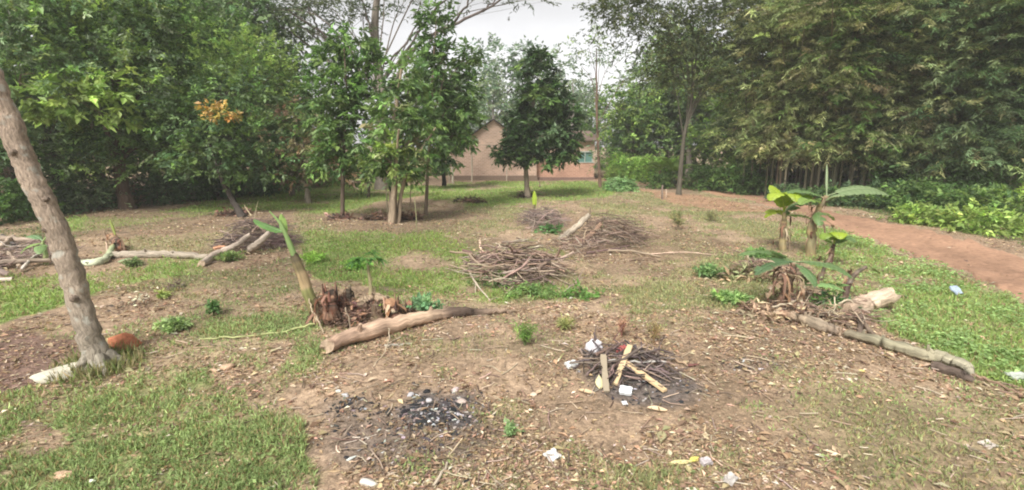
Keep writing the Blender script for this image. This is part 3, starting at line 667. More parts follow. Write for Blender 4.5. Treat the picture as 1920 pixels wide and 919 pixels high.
tree('broadleaf_tree', 'thin-stemmed tree with dark high crown right of the many-stemmed tree', 'tree', lb2,
     plobes(lb2[1]+.2, [(805,250,22,28),(830,215,28,32,.3),(812,165,28,34,.6),(835,120,34,30,.9),(812,70,24,30,1.1),(820,30,20,18,1.2),(858,165,28,28,.7),(870,110,20,16,1),(868,215,22,26,.6),(850,255,24,22,.4)]), fn(G_dark+[G_mid[0]]), .06, group=MID, seed=43, dens=46, barkcol=(.16,.12,.085), trunk_top=P(818,40,lb2[1]+1), nb=9)
lb3 = at(833, 350)
tree('broadleaf_tree', 'dark-trunked tree just left of the pale posts and gable', 'tree', lb3,
     plobes(lb3[1]-1.5, [(828,285,26,22),(850,250,26,24),(808,300,24,16),(862,210,20,26,.3),(872,262,14,18,.2),(835,230,24,24,.2)]), fn(G_dark, L=.28, W=.12), .13, group=MID, seed=44, dens=30, barkcol=(.04,.035,.03), nb=7)
tree('broadleaf_tree', 'short grey-stemmed tree hung with brown leaves by the left wood', 'tree', at(578, 380),
     plobes(at(578,380)[1], [(592,290,34,34,0,dict(cols=G_brown+G_olive)),(560,330,30,18,0,dict(cols=G_brown+G_dark)),(606,245,26,36),(570,235,24,30)]), fn(G_mid+G_olive), .12, group=MID, seed=45, dens=24, barkcol=(.2,.16,.13))
tree('broadleaf_tree', 'small dark sapling with an ivy-wrapped stem behind the middle group', 'tree', at(690, 372), plobes(at(690,372)[1], [(685,300,30,28,0,dict(cols=G_olive)),(665,330,24,18),(650,300,24,24,0,dict(cols=G_brown+G_dark)),(765,310,24,22,0,dict(cols=G_olive+G_brown))]), fn(G_dark), .08, group=MID, seed=46, dens=20, barkcol=(.1,.08,.06))

# ---- tall open tree behind the middle group
TY = 27.0; tb = at(716, 349); tb = np.array([P(716, 300, TY)[0], TY, 0])
def high(it): return plobes(TY, it)
S_fine = dict(L=.2, W=.065, k=14, sl=.8, droop=.25, cols=[(.05,.07,.035),(.07,.09,.045),(.09,.115,.06)], flat=.25, nj=.3)
def boughs(lf, g, rs):
    for pts, r_ in [([(716,150),(760,100),(800,40),(860,-30)],.10), ([(722,120),(770,70),(790,0)],.06), ([(730,170),(780,90),(850,45),(905,20),(1000,-40)],.11), ([(850,45),(880,0),(900,-60)],.07), ([(708,170),(650,110),(600,60),(540,20)],.10), ([(640,105),(590,70),(560,50),(500,60)],.06), ([(600,62),(580,20),(560,-40)],.06), ([(708,200),(660,160),(600,100),(530,50),(505,10)],.09), ([(712,110),(690,40),(670,-30)],.08), ([(905,22),(930,0),(960,-10)],.05)]:
        p = [P(u_, v_, TY+rs.uniform(-.6, .6)) for u_, v_ in pts]; tube(curve(p, 16, .03, int(pts[0][0])), np.linspace(r_, r_*.35, 16), 6, (.15,.12,.105), False, .06, 3, g)
tree('tall_tree', 'very tall open-branched tree with grey trunk rising above the middle group', 'tree', tb,
     high([(480,20,70,26),(560,30,60,28),(610,0,70,30),(680,5,60,22),(760,0,40,16),(530,-10,90,24),(905,-15,60,16),(990,-2,36,14),(650,40,55,30),(800,20,26,14),(590,60,30,14),(700,-60,160,40),(900,-70,140,35)]),
     dict(S_fine, dm=.75), .36, seed=51, dens=13, trunk_top=P(722,-90,TY), barkcol=(.20,.17,.14), extra=boughs, limb_r=.14, nb=5, sides=10)
tree('slender_tree', 'slim bare-stemmed tree standing before the tall tree at its left', 'tree', [P(560,300,31)[0], 31, 0], plobes(31, [(555,130,42,28),(520,100,38,20),(590,150,38,24),(560,40,30,22),(520,30,40,20)]), dict(S_fine, cols=G_grey), .13, seed=52, dens=9, trunk_top=P(545,40,31), barkcol=(.17,.15,.13))

# ---- dark dense tree before the house
db = at(990, 372); DY = db[1]
tree('dense_tree', 'dense dark round-headed tree alone in front of the brick house', 'tree', db,
     plobes(DY, [(1000,240,36,28),(985,280,30,16,-.3),(1045,282,32,18,-.3),(1010,200,34,24),(1038,235,32,22,.1),(975,225,20,16,.3),(1012,150,24,20),(1040,170,16,14,.2),(990,172,15,13,-.2),(1005,118,18,16,.1),(952,283,22,13,.2),(1066,288,18,14,-.2),(946,297,16,9,-.4),(1068,262,16,16,.2),(1070,215,14,12),(1015,296,30,14,-.6),(965,255,16,12,-.3),(1058,190,12,10),(985,135,14,10,.3,dict(cols=G_mid)),(1008,178,20,10,-.6,dict(cols=G_mid)),(1030,255,24,8,-.8,dict(cols=G_blue))]),
     dict(L=.22, W=.10, k=12, sl=.34, inner=.5, droop=.45, cols=[(.018,.038,.014),(.027,.055,.019),(.05,.09,.027)], cv=.35), .13, seed=55, dens=60, stems=1, barkcol=(.26,.21,.16), nb=8, trunk_top=P(1000,170,DY))
# ---- slim feathery tree right of the house
sb = at(1126, 352); SY = sb[1]
tree('slender_tree', 'slim reddish-stemmed tree with a sparse feathery top right of the house', 'tree', sb,
     plobes(SY, [(1105,92,36,20,0,dict(cols=G_light+G_grey)),(1150,110,30,16),(1090,120,22,12),(1170,150,30,12,.2),(1120,70,20,12),(1140,235,16,30,0,dict(cols=G_light)),(1112,255,14,28,0,dict(cols=G_mid)),(1125,300,20,18,0,dict(cols=G_mid))]),
     dict(L=.17, W=.06, k=10, sl=.5, droop=.3, cols=G_grey, flat=.3), .085, seed=56, dens=13, trunk_top=P(1118,90,SY), barkcol=(.17,.11,.08), nb=5)
# ---- pale trees behind the house
for i_, (u_, v_, items, lb) in enumerate([
    (930, 330, [(935,110,50,24),(893,150,36,26),(955,155,46,30),(920,195,40,24),(990,105,36,18),(885,205,24,20),(1000,140,30,24),(965,200,30,18)], 'pale grey-green airy tree rising behind the gable'),
    (1070, 330, [(1065,140,24,20),(1050,110,18,12),(1080,190,30,20)], 'small pale tree between the dense tree and the slim one')]):
    y_ = 44; tree('hazy_tree', lb, 'tree', [P(u_, 300, y_)[0], y_, 0], plobes(y_, items), dict(L=.3, W=.15, k=9, sl=.9, droop=.2, cols=[(.13,.185,.125),(.17,.22,.15),(.10,.15,.10)], flat=.3), .16, seed=60+i_, dens=9, barkcol=(.3,.27,.24), nb=7)
# ---- right background: mixed trees, then the leaning one
for i_, (u_, y_, items, cols_, lb) in enumerate([
    (1185, 36, [(1170,240,40,34),(1200,200,46,30),(1150,200,30,24),(1215,260,40,30)], G_light+G_mid, 'bright green bushy tree right of the slim feathery tree'),
    (1250, 38, [(1240,200,46,34),(1270,235,46,36),(1235,255,36,26),(1290,190,40,28)], G_grey+G_mid, 'grey-green tree behind the hedge'),
    (1370, 30, [(1370,240,50,40),(1400,200,46,40),(1340,270,46,30),(1410,275,40,32)], G_light+G_mid, 'light green tree left of the bamboo stand'),
    (1320, 42, [(1320,150,46,34),(1350,190,50,34),(1300,200,40,30),(1390,150,50,40)], G_mid+G_dark, 'tall dark green tree far behind the leaning tree')]):
    tree('background_tree', lb, 'tree', [P(u_, 300, y_)[0], y_, 0], plobes(y_, items), dict(L=.26, W=.13, k=10, sl=.6, droop=.3, cols=cols_), .15, seed=70+i_, dens=14, nb=6, group='trees across the road')
lb_ = at(1272, 322); LY = 24.5; lb_ = np.array([P(1275, 322, LY)[0], LY, float(gz(P(1275,322,LY)[0], LY))])
tree('leaning_tree', 'dark-stemmed tree leaning right over the road before the bamboo', 'tree', lb_,
     plobes(LY, [(1300,120,70,45),(1240,70,80,34,-.3),(1180,30,70,30,-.6),(1330,60,80,50),(1260,150,55,26),(1370,120,60,50),(1150,10,50,22,-.8),(1400,40,90,50),(1240,10,90,30),(1300,-20,120,40),(1240,110,40,30),(1340,170,40,22)]),
     dict(L=.17, W=.06, k=13, sl=.6, droop=.4, cols=[(.05,.07,.03),(.07,.09,.032),(.095,.11,.042),(.05,.07,.03)], flat=.4), .115, seed=80, dens=21, trunk_top=P(1310,60,LY), barkcol=(.09,.08,.06), nb=8,
     trunk_ctrl=[lb_-[0,0,.15], P(1282,260,LY), P(1296,190,LY), P(1310,60,LY)])

# ---- bamboo
def bamboo(name, label, x, y, seed, n=15, hh=(8.5, 12), spread=.9, out=(0, -1), cols=None, arch=1.0, low=2.2):
    rs = np.random.RandomState(seed); b = np.array([x, y, float(gz(x, y))]); t = thing(name, label, 'bamboo', b, 'bamboo clumps along the road')
    lf = Geo(); sp = dict(L=.19, W=.036, k=30, sl=.95, droop=.5, cols=cols or G_olive, flat=.18, nj=.25, scat=.2, cv=.3)
    Cs, Os = [], []
    for q in range(n):
        a = rs.rand()*6.28; rr = spread*math.sqrt(rs.rand()); p0 = b+np.array([math.cos(a)*rr*1.4, math.sin(a)*rr, -.1])
        H = rs.uniform(*hh); o2 = n3(np.array([math.cos(a)+out[0]*1.1, math.sin(a)+out[1]*1.1+.1*rs.randn(), 0])); R = H*rs.uniform(.12, .5)*arch
        pts = np.array([p0+o2*R*s_**2.3+np.array([0, 0, H*(s_-.22*s_**4*(R/H)*2)]) for s_ in np.linspace(0, 1, 26)])
        g = tube(pts, np.linspace(.05, .012, 26)*rs.uniform(.7, 1.15)*(1+.12*(np.arange(26) % 2)), 6, np.ones((26, 1))*pal(rs, [(.15,.14,.08),(.11,.105,.06),(.22,.18,.12),(.40,.38,.27)], 1, .12)*np.exp(rs.randn(26, 1)*.1), False, 0, 0)
        g.obj('culm', M_stem, t, b)
        for k in range(15):
            s_ = rs.uniform(.18, 1.0); c = pts[int(s_*25)]
            for m in range(7):
                a2 = rs.rand()*6.28; d = np.array([math.cos(a2)+out[0]*.5, math.sin(a2)+out[1]*.5, .05+.2*rs.rand()]); Cs.append(c+d*rs.uniform(.1, 1.7)*(1.15-.5*s_)+[0, 0, rs.uniform(-.3, .3)]); Os.append(d)
    C, O = np.array(Cs), np.array(Os); k_ = C[:, 2] > low+rs.rand(len(C))*.6
    sprays(lf, rs, C[k_], O[k_], sp)
    lf.obj('foliage', M_fern, t, b, smooth=False); return t
BB = [(1440, 24.5, 'leftmost bamboo clump with bare brown culms beside the road', (.0,-1)), (1500, 23.5, 'bamboo clump with many upright bare culms, second along the road', (.1,-1)), (1575, 22.5, 'bamboo clump behind the tall banana leaves', (0,-1)),
      (1650, 22, 'olive bamboo clump behind the right tip of the banana leaf', (-.1,-1)), (1730, 21, 'drooping bamboo clump above the creeper bank', (-.3,-1)), (1800, 20.2, 'low-arching bamboo clump near the right edge', (-.4,-1)), (1890, 19, 'bamboo clump at the right edge of the view', (-.6,-.8)), (1990, 18, 'bamboo clump beyond the right edge', (-.9,-.6))]
for i_, (u_, y_, lb, od) in enumerate(BB):
    if u_ > 1950: continue
    bamboo('bamboo_clump', lb, P(u_, 350, y_)[0], y_, 90+i_, n=17 if i_ < 3 else 16, out=od, low=(1.6, 1.5, 1.5, 1.2, .8, .7, .6, .5)[i_], arch=(.7, .8, 1, 1.15, 1.25, 1.3, 1.2, 1)[i_],
           cols=[G_olive, G_olive, G_olive+G_mid, G_olive+[(.09,.12,.06)], G_olive+G_grey, G_grey+G_olive, G_blue+G_grey, G_mid][i_])
# tall grey-green trees over and behind the bamboo
for i_, (u_, y_, items, lb) in enumerate([(1500, 27, [(1480,40,80,60),(1560,60,80,60),(1520,-30,100,50),(1440,110,60,50)], 'tall shadowy tree above the left bamboo clumps'),
                                         (1680, 25.5, [(1650,60,90,60),(1740,70,90,70),(1700,-20,110,50),(1620,-10,80,50)], 'tall grey tree above the middle bamboo clumps'),
                                         (1860, 24, [(1850,110,90,70),(1920,60,90,70),(1800,30,90,60),(1900,200,80,60),(1900,-30,110,50)], 'tall blue-green tree at the upper right corner')]):
    tree('canopy_tree', lb, 'tree', [P(u_, 300, y_)[0], y_, 0], plobes(y_, items), dict(L=.22, W=.09, k=11, sl=.6, droop=.45, cols=[(.08,.11,.065),(.11,.14,.09),(.06,.085,.05),(.16,.18,.13)]), .26, seed=110+i_, dens=15, nb=9, barkcol=(.22,.2,.18), group='tall trees over the bamboo')

# ---- bushes and undergrowth
def bush(name, label, x, y, r, h, cols, seed, group, L_=.14, dens=40, mt=None, cat='bush'):
    rs = np.random.RandomState(seed); b = np.array([x, y, float(gz(x, y))]); t = thing(name, label, cat, b, group)
    lf, st = Geo(), Geo()
    for q in range(4):
        a = rs.rand()*6.28; o = np.array([math.cos(a)*r*.5*rs.rand(), math.sin(a)*r*.5*rs.rand(), h*rs.uniform(.35, .6)])
        tube(curve([b-[0, 0, .05], b+o*.6+rs.randn(3)*.04, b+o*1.4], 6), np.linspace(.025, .008, 6), 5, (.14,.11,.08), False, 0, 0, st)
        C, O = lobe_points(rs, b+o, (r*.75, r*.75, h*.55), int(dens*r*r+10), .3, -.9); C[:, 2] = np.maximum(C[:, 2], b[2]+.05)
        sprays(lf, rs, C, O, dict(L=L_, W=L_*.5, k=9, sl=.3, droop=.3, cols=cols, cv=.25))
    st.obj('stem', M_bark, t, b); lf.obj('foliage', mt or M_soft, t, b, smooth=False); return t
UL = 'bushes along the foot of the left wood'
k_ = 0
for u_, v_, r_, h_, cs, adj in [(-40,425,1.3,1.3,G_dark,'dark bush low at the left edge behind the log heap'),(70,408,1.1,1.1,G_blue,'blue-green bush directly behind the leaning foreground trunk'),(165,396,1.0,1.0,G_grey,'grey-green bush between the slanting stem and the forked trunk'),(210,388,1.0,.8,G_brown+G_mid,'brownish straggly bush left of the forked trunk'),
                                (290,384,1.0,1.0,G_blue,'blue-green bush right of the forked trunk'),(345,378,1.0,1.1,G_blue+G_dark,'dark bush between the forked trunk and the leaning tree'),(400,372,.9,.9,G_blue,'low bush left of the dark leaning stem'),(480,368,1.0,.9,G_blue,'blue-green bush right of the dark leaning stem'),(530,362,.9,.8,G_grey,'pale-spotted low bush by the vine-draped tree'),
                                (440,362,1.2,1.5,G_dark,'tall dark bush behind the leaning stem'),(250,372,1.2,1.6,G_dark+G_mid,'tall dark bush behind the forked trunk'),(130,378,1.2,1.6,G_dark,'tall dark bush behind the slanting stem'),(600,350,1.0,1.1,G_brown+G_olive,'brown dry bush behind the grey-stemmed tree'),(350,358,1.3,1.9,G_dark+G_blue,'large dark bush deep in the left wood'),(540,350,1.2,1.8,G_dark,'large dark bush under the brown vines')]:
    b_ = at(u_, v_); bush('undergrowth_bush', adj, b_[0], b_[1]+.3, r_, h_, cs, 130+k_, UL); k_ += 1
UR = 'bushes along the far side of the road'
for u_, y_, r_, h_, cs, adj in [(1150,35,.9,.8,G_light,'bright bush at the foot of the slim reddish tree'),(1330,26.5,1.0,1.0,G_dark,'dark bush right of the leaning stem'),(1375,25.5,1.1,1.2,G_dark+G_mid,'dark bush under the light green tree'),(1410,24.6,1.0,.8,G_dark,'dark bush at the left foot of the bamboo'),(1300,28,.9,1.0,G_mid,'mid-green bush just behind the leaning stem'),(1240,28.5,.9,.7,G_dark+G_mid,'dark low bush before the hedge'),
                                (1385,27.5,.9,1.9,G_light,'yellow-green bush showing beside the bamboo culms'),(1470,21.6,.8,.5,G_blue,'low blue-green bush at the foot of the bare culms'),(1540,20.8,1.0,.6,G_blue+G_dark,'low dark bush under the second bamboo clump'),(1640,19.6,1.0,.8,G_blue,'blue-green bush behind the long banana leaf'),(1700,18.2,1.1,.9,G_mid,'green bush left end of the creeper bank'),
                                (1760,17.4,1.2,.9,G_mid+G_dark,'green bush in the middle of the creeper bank'),(1830,16.4,1.2,.9,G_mid,'green bush on the creeper bank beside the road bend'),(1900,15.6,1.3,1.0,G_mid+G_light,'green bush on the creeper bank at the right edge'),(1980,14.6,1.4,1.1,G_mid,'green bush just past the creeper bank end'),(1740,15.2,.9,.45,G_light,'light low bush on the near slope of the creeper bank'),(1850,13.9,1.0,.45,G_light,'light low bush near the road edge at far right'),(1680,20.6,1.0,1.4,G_dark,'dark tall bush under the drooping bamboo'),(1820,18.6,1.3,1.4,G_dark,'dark tall bush under the low-arching bamboo')]:
    if u_ > 1950: continue
    bush('roadside_bush', adj, P(u_, 350, y_)[0], y_, r_, h_, cs, 160+k_, UR); k_ += 1
# clipped hedge
ha, hb_ = P(1150, 320, 36), P(1272, 325, 31)
rs = np.random.RandomState(3); lf = Geo(); n_ = 1500; s_ = rs.rand(n_, 1); c_ = ha[None]*(1-s_)+hb_[None]*s_
face = rs.rand(n_); nrm = n3(np.array([-(hb_-ha)[1], (hb_-ha)[0], 0])); nrm = nrm*np.sign(-nrm[1])
hh_ = 1.35; c_[:, 2] = np.where(face < .35, hh_*(.72+.5*vn(s_[:, 0]*9, s_[:, 0]*0, 5))+rs.randn(n_)*.13, rs.rand(n_)*hh_); c_[:, :2] += nrm[:2]*(np.where(face < .35, rs.uniform(-.5, .5, n_), .45+rs.randn(n_)*.07))[:, None]
sprays(lf, rs, c_, np.where((face < .35)[:, None], [0, 0, 1.], nrm*.8+[0, 0, .4]), dict(L=.14, W=.07, k=9, sl=.2, droop=.1, cols=[(.22,.33,.09),(.27,.38,.11),(.17,.27,.07)], cv=.18))
hm = (ha+hb_)/2; hm[2] = 0; th = thing('hedge', 'bright green uneven hedge on the far side of the road', 'hedge', hm)
g = Geo()
for q in range(14):
    p = ha*(1-q/13)+hb_*q/13; p[2] = 0; tube([p-[0, 0, .1], p+[0, 0, 1.1]], .03, 5, (.14,.11,.08), False, 0, 0, g)
g.obj('stem', M_bark, th, hm); lf.obj('foliage', M_soft, th, hm, smooth=False)
b_ = at(1165, 358); bush('roadside_bush', 'pale green leafy patch between the house and the road', b_[0], b_[1], .95, .4, [(.16,.25,.12),(.13,.22,.09)], 190, 'bushes by the house', dens=55)

# tall shrubs in the shade behind the bamboo culms
US = 'tall shrubs in the shade behind the bamboo'
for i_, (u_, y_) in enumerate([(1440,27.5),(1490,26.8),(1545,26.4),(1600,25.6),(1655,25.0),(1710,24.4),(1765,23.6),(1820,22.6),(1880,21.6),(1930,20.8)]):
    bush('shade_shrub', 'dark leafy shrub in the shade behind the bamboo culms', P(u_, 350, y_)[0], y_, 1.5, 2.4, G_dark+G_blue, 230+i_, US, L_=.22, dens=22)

BY = 'shrubs at the back of the yard'
for i_, (u_, y_, h_, cs, lb) in enumerate([(620,36,1.5,G_brown+G_dark,'brown-green shrub deep behind the ringed stem'),(670,38,1.7,G_dark+G_olive,'dark shrub deep behind the many-stemmed tree'),(720,39,1.5,G_dark+G_brown,'dark brownish shrub seen between the pale trunks'),(775,39,1.8,G_dark,'dark shrub seen right of the pale trunks'),(820,40,1.6,G_dark+G_mid,'dark shrub left of the brick house'),
                                          (1150,43,2.2,G_mid,'green shrub behind the right end of the brick house'),(1205,42,2.0,G_mid+G_dark,'green shrub behind the left part of the hedge'),(1260,40,2.2,G_dark,'dark shrub behind the right part of the hedge'),(1315,36,2.2,G_mid+G_dark,'shrub behind the leaning stem and its bushes'),(1370,34,2.4,G_light+G_mid,'light shrub behind the yellow-green roadside bush'),(1420,31,2.2,G_mid,'green shrub behind the leftmost bamboo')]):
    bush('yard_shrub', lb, P(u_, 350, y_)[0], y_, 1.3, h_, cs, 260+i_, BY, L_=.2, dens=20)
# ------------------------------------------------------------------ foreground leaning trunk (its crown is above the frame)
fb = at(186, 688)
FY = fb[1]
tp_ = [fb-[0,0,.15], P(172,640,FY), P(140,540,FY+.02), P(118,460,FY+.02), P(82,380,FY), P(48,310,FY), P(14,220,FY), P(-30,110,FY), P(-90,-60,FY+.1), P(-130,-260,FY+.1)]
g = Geo(); tp2 = curve(tp_, 90, .006, 4); ss = np.linspace(0, 1, 90)
rr_ = (.114-.02*ss)*(1+.42*np.exp(-ss*22)); rr_ = rr_*(1+.012*np.sin(ss*31)+.01*np.sin(ss*57+1))
cb = np.array([.36,.28,.215])*(1-np.exp(-ss*7))[:, None]+np.array([.33,.31,.25])*np.exp(-ss*7)[:, None]
pn = vn(ss*22, ss*0, 5)[:, None]; cb = cb*(.75+.5*pn); 
tube(tp2, rr_, 30, cb, True, .03, 9, g)
for q, (k_i, a_) in enumerate([(18, 5.2), (33, 4.3), (40, 5.6), (52, 4.9), (26, 3.6)]):
    o_k = np.array([math.cos(a_), math.sin(a_), .25]); tube([tp2[k_i]+o_k*rr_[k_i]*.75, tp2[k_i]+o_k*rr_[k_i]*1.08, tp2[k_i]+o_k*rr_[k_i]*1.22], [.045, .03, .012], 10, (.2,.155,.12), True, .15, q, g)
for q in range(5):
    a_ = q*1.3+.4; o_k = np.array([math.cos(a_), math.sin(a_), 0]); tube(curve([fb+o_k*.08+[0,0,.16], fb+o_k*.2+[0,0,.045], fb+o_k*.36-[0,0,.03]], 8, .006, q), np.linspace(.055, .02, 8), 8, (.27,.24,.19), False, .1, q, g)
M_fbark = roughmat('lichened_bark', 30, .5, .95, 1.0, (1, 1, .5), grain=True)
t_, N_, L_ = M_fbark.node_tree, M_fbark.node_tree.nodes.new, M_fbark.node_tree.links.new
pr_ = [n for n in t_.nodes if n.type == 'BSDF_PRINCIPLED'][0]; src = pr_.inputs['Base Color'].links[0].from_socket
ln_ = N_('ShaderNodeTexNoise'); ln_.inputs['Scale'].default_value = 9; ln_.inputs['Detail'].default_value = 5; tcx = N_('ShaderNodeTexCoord'); L_(tcx.outputs['Object'], ln_.inputs['Vector'])
rp_ = N_('ShaderNodeMapRange'); rp_.inputs[1].default_value = .56; rp_.inputs[2].default_value = .66; L_(ln_.outputs['Fac'], rp_.inputs[0])
mm_ = N_('ShaderNodeMix'); mm_.data_type = 'RGBA'; mm_.inputs[7].default_value = (.46, .46, .40, 1); ml_ = N_('ShaderNodeMath'); ml_.operation = 'MULTIPLY'; ml_.inputs[1].default_value = .6
L_(rp_.outputs[0], ml_.inputs[0]); L_(ml_.outputs[0], mm_.inputs[0]); L_(src, mm_.inputs[6]); L_(mm_.outputs[2], pr_.inputs['Base Color'])
ft = thing('leaning_tree', 'thick leaning brown trunk with pale lichen in the left foreground', 'tree', fb)
top = tp2[-1]
rs = np.random.RandomState(8); lf = Geo()
for q in range(6):
    a = q*1.05; e = top+np.array([math.cos(a)*1.9, math.sin(a)*1.9, 1.2+.5*rs.rand()]); st_ = tp2[70+3*q]
    if q == 0: e = top+np.array([-1.6, .4, 1.3])
    lp = curve([st_, (st_+e)/2+[0, 0, .3], e], 10, .02, q); tube(lp, np.linspace(.07, .025, 10), 7, (.25,.19,.14), False, .05, q, g)
    C, O = lobe_points(rs, e, (1.0, 1.0, .6), 55); sprays(lf, rs, C, O, dict(L=.14, W=.075, k=11, sl=.4, droop=.4, cols=G_mid+G_light))
g.obj('trunk', M_fbark, ft, fb); lf.obj('crown', M_leaf, ft, fb, smooth=False)
# grass collar round the foot
rs = np.random.RandomState(12); n = 900; a = rs.rand(n)*6.28; r = .2+.25*rs.rand(n)**1.5; px_ = fb[0]+np.cos(a)*r; py_ = fb[1]+np.sin(a)*r
g = Geo(); D = np.stack([rs.randn(n)*.3, rs.randn(n)*.3, np.ones(n)], 1)
leaves(g, np.stack([px_, py_, gz(px_, py_)-.01], 1), D, rs.randn(n, 3), .08+.12*rs.rand(n), .01+.008*rs.rand(n), pal(rs, [(.15,.2,.06),(.22,.22,.10),(.30,.26,.14)], n), fold=.1, droop=.2)
tag(g.obj('grass_collar', M_grass, smooth=False), 'longer grass growing round the foot of the foreground trunk', 'grass', kind='stuff')

# ------------------------------------------------------------------ bananas
def banana_leaf(g, base, az, el, L, W, droop, col, seed, torn=.3, roll=0.0, stalk=.18, fold=.35, sr=.014):
    rs = np.random.RandomState(seed); n = 26; p = np.array(base, float); pts = []; T = []; e = el
    for i_ in range(n+1):
        d = np.array([math.cos(az)*math.cos(e), math.sin(az)*math.cos(e), math.sin(e)]); pts.append(p.copy()); T.append(d); p = p+d*L/n; e -= droop/n*(.4+1.2*i_/n)
    pts, T = np.array(pts), np.array(T); up = np.array([0, 0, 1.0])
    S = n3(np.cross(T, up)); Nn = np.cross(S, T); c_, s_ = math.cos(roll), math.sin(roll); S, Nn = S*c_+Nn*s_, Nn*c_-S*s_
    tube(pts, np.linspace(sr, .003, n+1), 5, np.asarray(col)*[1.5, 1.3, 1.5], False, 0, 0, g)
    k0 = int(n*stalk)
    for side in (-1, 1):
        fo = fold; i_ = k0
        while i_ < n:
            j_ = min(n, i_+rs.randint(2, 6)) if rs.rand() < torn*1.6 else min(n, i_+rs.randint(6, 14)); fo = fold+rs.randn()*.28*torn*2
            gap = .25 if rs.rand() < torn else 0
            ks = np.arange(i_, j_+1); V = []
            for q_ in ks:
                s1 = (q_-k0)/(n-k0); w_ = W/2*(max(1e-3, math.sin(math.pi*min(1, s1**.75*.93+.06)))**.55)
                if s1 > .97: w_ *= .35
                if q_ == i_ and gap: w_ *= .93
                for m in range(5):
                    f = m/4; dirn = S[q_]*side*math.cos(fo*(1-.2*f)-f*.45)+Nn[q_]*math.sin(fo*(1-.2*f)-f*.45*(1 if fo < .6 else .3))
                    V.append(pts[q_]+dirn*w_*f+Nn[q_]*(.012*math.sin(q_*2.1+m)*f*W*2)+T[q_]*w_*f*.18)
            V = np.array(V); nn_ = len(ks); a_ = np.arange(nn_-1)[:, None]*5+np.arange(4)[None]
            F_ = np.stack([a_, a_+1, a_+6, a_+5], -1).reshape(-1, 4)
            cc = np.asarray(col)*np.exp(rs.randn()*.08)*(1+.10*((ks % 2)[:, None, None]*2-1)*np.ones((nn_, 5, 1)))
            cc = cc.reshape(-1, 3); edge = np.tile(np.arange(5) == 4, nn_)
            if torn > .25: cc[edge] = cc[edge]*.5+np.array([.25,.2,.1])*.5
            g.add(V, F_, cc); i_ = j_
    return g
BG = (.14, .22, .085); BL = (.30, .40, .045); BP = (.22, .30, .15)
def rag(g, rs, b, h, r, n, cols, hang=.35):
    """dry sheath strips hanging round a stem"""
    for q in range(n):
        a = rs.rand()*6.28; z = h*rs.uniform(.25, 1); o = np.array([math.cos(a), math.sin(a), 0]); l = hang*rs.uniform(.5, 1.2); w_ = rs.uniform(.008, .03)
        p0 = b+o*r*.9+[0, 0, z]; p1 = p0+o*l*rs.uniform(.05, .55)+rs.randn(3)*.03-[0, 0, l*.3]; p2 = p1+o*.05*rs.randn()-[0, 0, min(l, max(.04, p1[2]-b[2]-.02))*rs.uniform(.4, 1)]
        pp = curve([p0, p1, p2], 7); sd_ = np.array([-o[1], o[0], 0])*w_
        V = np.concatenate([pp-sd_*np.linspace(1, .5, 7)[:, None], pp+sd_*np.linspace(1, .4, 7)[:, None]+rs.randn(7, 3)*.006]); i_ = np.arange(6)
        g.add(V, np.stack([i_, i_+1, i_+8, i_+7], 1), pal(rs, cols, 1, .25)[0])
DRY = [(.30,.20,.13), (.22,.13,.08), (.40,.30,.20), (.15,.09,.06)]
def stem_pts(b, pts): return [np.asarray(b)-[0, 0, .08]]+[np.asarray(p) for p in pts]
def banana(name, label, cat, b, path, r, leafs, seed, cols=((.20,.17,.09),(.28,.22,.12),(.14,.10,.06)), group=None, rags=10, hang=.3):
    """pseudostem + leaf parts + dry sheath; leafs: (s on stem, az deg, el deg, L, W, droop, col, torn, label)"""
    rs = np.random.RandomState(seed); t = thing(name, label, cat, b, group); pp = curve(stem_pts(b, path), 18, r*.08, seed)
    g = tube(pp, r*np.linspace(1.25, .6, 18), 12, pal(rs, cols, 18, .15), True, .08, seed); g.obj('pseudostem', M_stem, t, b)
    for i_, lfs in enumerate(leafs):
        s_, az, el, L_, W_, dr, col, torn = lfs[:8]; g = Geo()
        banana_leaf(g, pp[int(s_*17)], math.radians(az), math.radians(el), L_, W_, dr, col, seed*7+i_, torn, roll=(lfs[8] if len(lfs) > 8 else 0))
        g.obj('leaf', M_banana, t, b)
    if rags:
        g = Geo(); rag(g, rs, np.asarray(b), pp[-1][2]-b[2], r, rags, DRY, hang); g.obj('dry_sheath', M_dry, t, b)
    return t
GB = 'banana plants beside the road'
# right-hand cluster
b = at(1520, 478); Y_ = b[1]
banana('banana_plant', 'tall banana plant with one long pale leaf arching right and an upright spear', 'banana plant', b, [P(1522,430,Y_), P(1532,400,Y_), P(1550,368,Y_)], .085,
       [(1, -2, 22, 1.35, .50, 1.0, BP, .12, -.25), (.97, 168, 28, .85, .42, 1.0, BG, .2), (1, 70, 66, .75, .05, .1, BP, 0), (.92, 300, 55, .5, .30, 1.5, BP, .3), (.85, 205, 30, .75, .32, 1.3, (.2,.3,.08), .25), (.75, 245, 0, .6, .28, 1.2, BG, .5), (.7, 20, 10, .6, .2, 1.3, (.24,.32,.11), .4), (.6, 340, -10, .5, .14, 1.2, (.28,.2,.12), .6)], 201, group=GB, rags=22)
b = at(1468, 470); Y_ = b[1]
banana('banana_plant', 'young banana plant with bright yellow-green folded leaves', 'banana plant', b, [P(1468,440,Y_), P(1470,415,Y_), P(1470,398,Y_)], .07,
       [(1, 262, 84, 1.0, .40, 2.9, BL, .1, .1), (1, 215, 80, .95, .42, 2.7, (.34,.44,.06), .1), (1, 310, 76, .9, .40, 2.5, (.22,.32,.05), .15), (1, 150, 78, .7, .40, .9, BL, .1, .5), (.95, 10, 45, .75, .36, 1.4, BG, .25), (.9, 180, 30, .5, .30, 1.8, BL, .3), (.9, 345, 10, .7, .34, 1.0, (.20,.31,.09), .2), (.85, 70, 30, .5, .3, 1.0, BG, .2)], 202, group=GB, rags=22)
